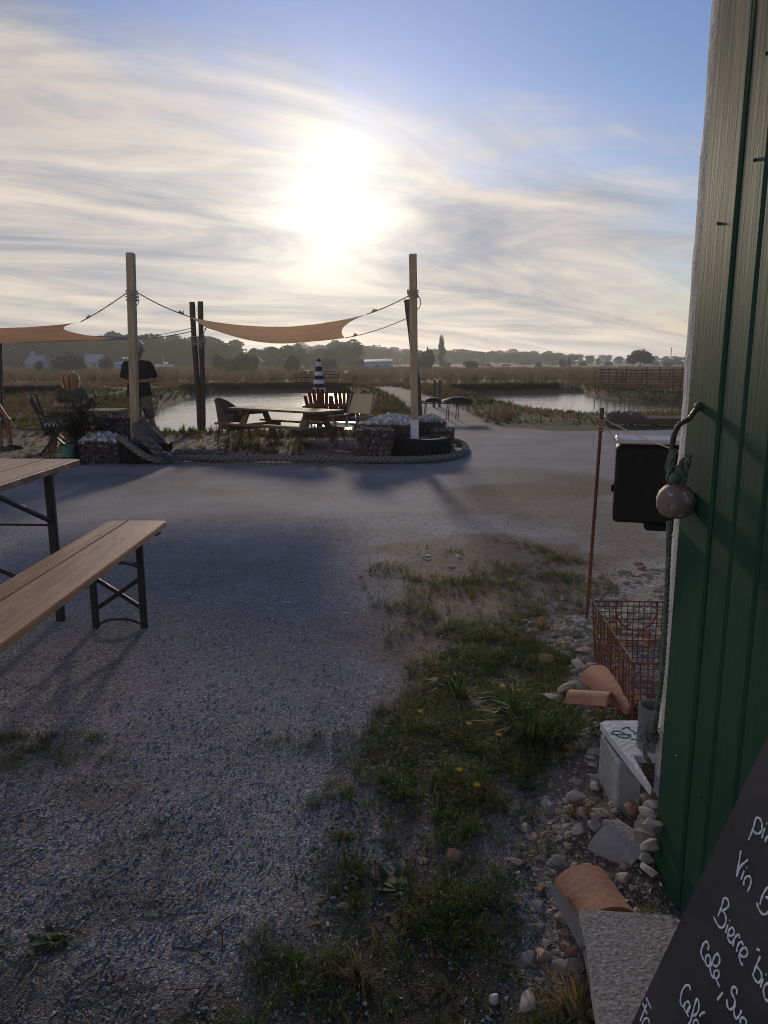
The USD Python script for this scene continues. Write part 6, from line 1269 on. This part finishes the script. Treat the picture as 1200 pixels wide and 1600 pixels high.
instancer('yard_grass', FG, np.c_[xy, T(xy[:, 0], xy[:, 1]) + .006], np.where(r_.random(n) < .72, r_.integers(0, 4, n), r_.integers(4, 6, n)), r_.uniform(0, 6.28, n), r_.uniform(.014, .038, n), 'stuff', 'sparse low tufts growing through the gravel at the lower left', 'grass')
xy = scatter(dirt.union(rubble.intersection(Polygon([(.2, 1), (1, 1), (1, 6), (.2, 6)]))), 1300, 57, lambda x, y: np.clip(patch(x, y, 2.2, 6) * 4 - 1.9, 0, 1)); n = len(xy)
instancer('dry_grass', FG, np.c_[xy, T(xy[:, 0], xy[:, 1]) + .004], np.where(r_.random(n) < .45, r_.integers(0, 4, n), r_.integers(4, 6, n)), r_.uniform(0, 6.28, n), r_.uniform(.02, .06, n), 'stuff', 'thin dry tufts on the brown earth patch and rubble', 'dry grass')
isl_poly = Polygon([(-9, 11.8), (.6, 12), (1.0, 15.5), (-1, 16.8), (-6, 17), (-10, 16)])
xy = scatter(isl_poly, 900, 58, lambda x, y: np.clip(patch(x, y, 1.2, 8) * 4 - 2.1 + .5 * (y > 15.3), 0, 1)); n = len(xy)
instancer('island_grass', BG, np.c_[xy, T(xy[:, 0], xy[:, 1]) - .005], r_.integers(0, 3, n), r_.uniform(0, 6.28, n), r_.uniform(.05, .14, n), 'stuff', 'scattered low grass on the bare seating island', 'grass')
xy = scatter(isl_poly, 2600, 59); n = len(xy)
instancer('island_chips', [(MB().add(*stone_mesh(71, .6)), M['stone'], 30), (MB().add(*oyster(63, .15)), M['shell_dull'], True)], np.c_[xy, T(xy[:, 0], xy[:, 1]) + .006], r_.integers(0, 2, n), r_.uniform(0, 6.28, n), r_.uniform(.012, .035, n), 'stuff', 'crushed shell and stone chips on the seating island', 'shell chips')
for px, py, hh, n_, lab in ((835, 1165, .165, 130, 'tall dark grass clump beside the rubble edging'), (800, 1120, .13, 90, 'second grass clump left of the tall one'), (715, 1090, .10, 70, 'low grass clump on the left edge of the weeds'), (880, 1170, .13, 70, 'grass clump against the stones near the white board'), (905, 1300, .07, 36, 'small dry yellow grass tuft in the rubble by the door'), (560, 1540, .06, 60, 'flat dry grass tuft near the bottom edge'), (905, 1590, .10, 70, 'yellow green grass tuft beside the concrete slab'), (850, 985, .09, 60, 'yellowish grass clump at the top of the stone edging')):
    q = P(px, py); t = thing('grass_clump', lab, 'grass clump', (q[0], q[1], T1(q[0], q[1]) - .005)); tuft(int(px), n_, hh, .0024, hh * .32, hh * 1.1).build('blades', M['dry_grass' if 'dry' in lab or 'yellow' in lab else 'grass'], t)
def rosette(label, px, py, R, n_, seed):
    q = P(px, py); t = thing('broadleaf_weed', label, 'weed', (q[0], q[1], T1(q[0], q[1]) + .004)); r = np.random.default_rng(seed)
    for k in range(n_):
        v_, f_ = lance(R * r.uniform(.6, 1.15), R * r.uniform(.12, .19), 8, .35); v_[:, 0] *= 1 + .28 * np.sin(np.arange(len(v_)) * 2.3); v_[:, 2] += .012 * np.sin(v_[:, 1] * 70 / R * .1); MB().add(v_ @ rotm(k * 2.4 + r.normal(0, .2), r.uniform(.15, .75)).T, f_).build('leaf', M['weed'], t, smooth=True)
rosette('large broad leaved weed rosette at the lower middle', 625, 1400, .085, 22, 1); rosette('broad leaved weed left of the large rosette', 555, 1400, .06, 14, 2); rosette('broad leaved weed alone in the gravel at the lower left', 88, 1480, .07, 14, 3); rosette('small broad leaved weed beside the tall grass clump', 785, 1205, .045, 12, 4); rosette('small weed rosette in the middle of the green strip', 700, 1180, .04, 12, 5); rosette('pale leaved weed under the stone edging', 840, 965, .05, 14, 6)
for px, py, lab in ((655, 1112, 'yellow flower furthest left in the weeds'), (731, 1132, 'flat yellow flower left of the tall grass clump'), (808, 1078, 'bright yellow flower at the top of the tall grass clump'), (783, 1072, 'small pale yellow flower near the top of the weeds'), (777, 1150, 'yellow flower low in front of the grass clump'), (716, 1207, 'yellow flower in the middle of the green strip'), (743, 1232, 'lowest yellow flower in the green strip')):
    q = P(px, py + 22); hh = .055; t = thing('yellow_flower', lab, 'flower', (q[0], q[1], T1(q[0], q[1]))); MB().tube(spline([(0, 0, 0), (.004, 0, hh * .6), (.002, 0, hh)], 6), .0013, 5).build('stem', M['grass'], t)
    mb = MB()
    for k in range(13):
        v_, f_ = lance(.013, .0028, 4, -.25); mb.add(v_ @ rotm(k * .483 * 1.0, .25).T + V(.002, 0, hh), f_)
    mb.mesh(trimesh.creation.icosphere(1, .004), trimesh.transformations.translation_matrix((.002, 0, hh + .001))); mb.build('head', M['petal'], t)
LW = []
for k in range(3):
    mb = MB(); r = np.random.default_rng(560 + k)
    for j in range(8):
        v_, f_ = lance(r.uniform(.6, 1.0), r.uniform(.10, .22), 5, .3); mb.add(v_ @ rotm(j * .8 + r.normal(0, .2), r.uniform(.1, .7)).T, f_)
    LW.append((mb, M['weed'], True))
xy = scatter(w2.buffer(.1), 1500, 63, lambda x, y: np.where(sdist(rubble, x, y) > .04, .15, 1) * np.clip(patch(x, y, 4, 12) * 4 - 1.5, 0, 1)); n = len(xy)
instancer('low_weeds', LW, np.c_[xy, T(xy[:, 0], xy[:, 1]) + .008], r_.integers(0, 3, n), r_.uniform(0, 6.28, n), r_.uniform(.012, .034, n), 'stuff', 'small broad leaved weeds mixed into the green strip', 'weeds')
straw = MB(); straw.tube(spline([(-.5, 0, .02), (-.15, .06, .06), (.2, .02, .05), (.5, -.08, .015)], 8), .012, 4)
xy = scatter(w2.union(moss).intersection(Polygon([(-2.5, 1), (1, 1), (1, 4), (-2.5, 4)])), 420, 61); n = len(xy)
instancer('straw_bits', [(straw, M['dry_grass'], False)], np.c_[xy, T(xy[:, 0], xy[:, 1]) + .014], np.zeros(n), r_.uniform(0, 6.28, n), r_.uniform(.04, .13, n), 'stuff', 'dry straw bits lying over gravel and weeds', 'straw', tilt=r_.normal(0, .2, (n, 2)))

# ------------------------------------------------------------------ haze
hz = MB().box((0, 560, 7.9), (2900, 1500, 20.2)); tag(hz.build('haze', mat('haze', {'v': ('principled_volume', {'color': (.86, .90, .95), 'density': .0004, 'anisotropy': .55})}, [], volume='v.volume')), kind='stuff')
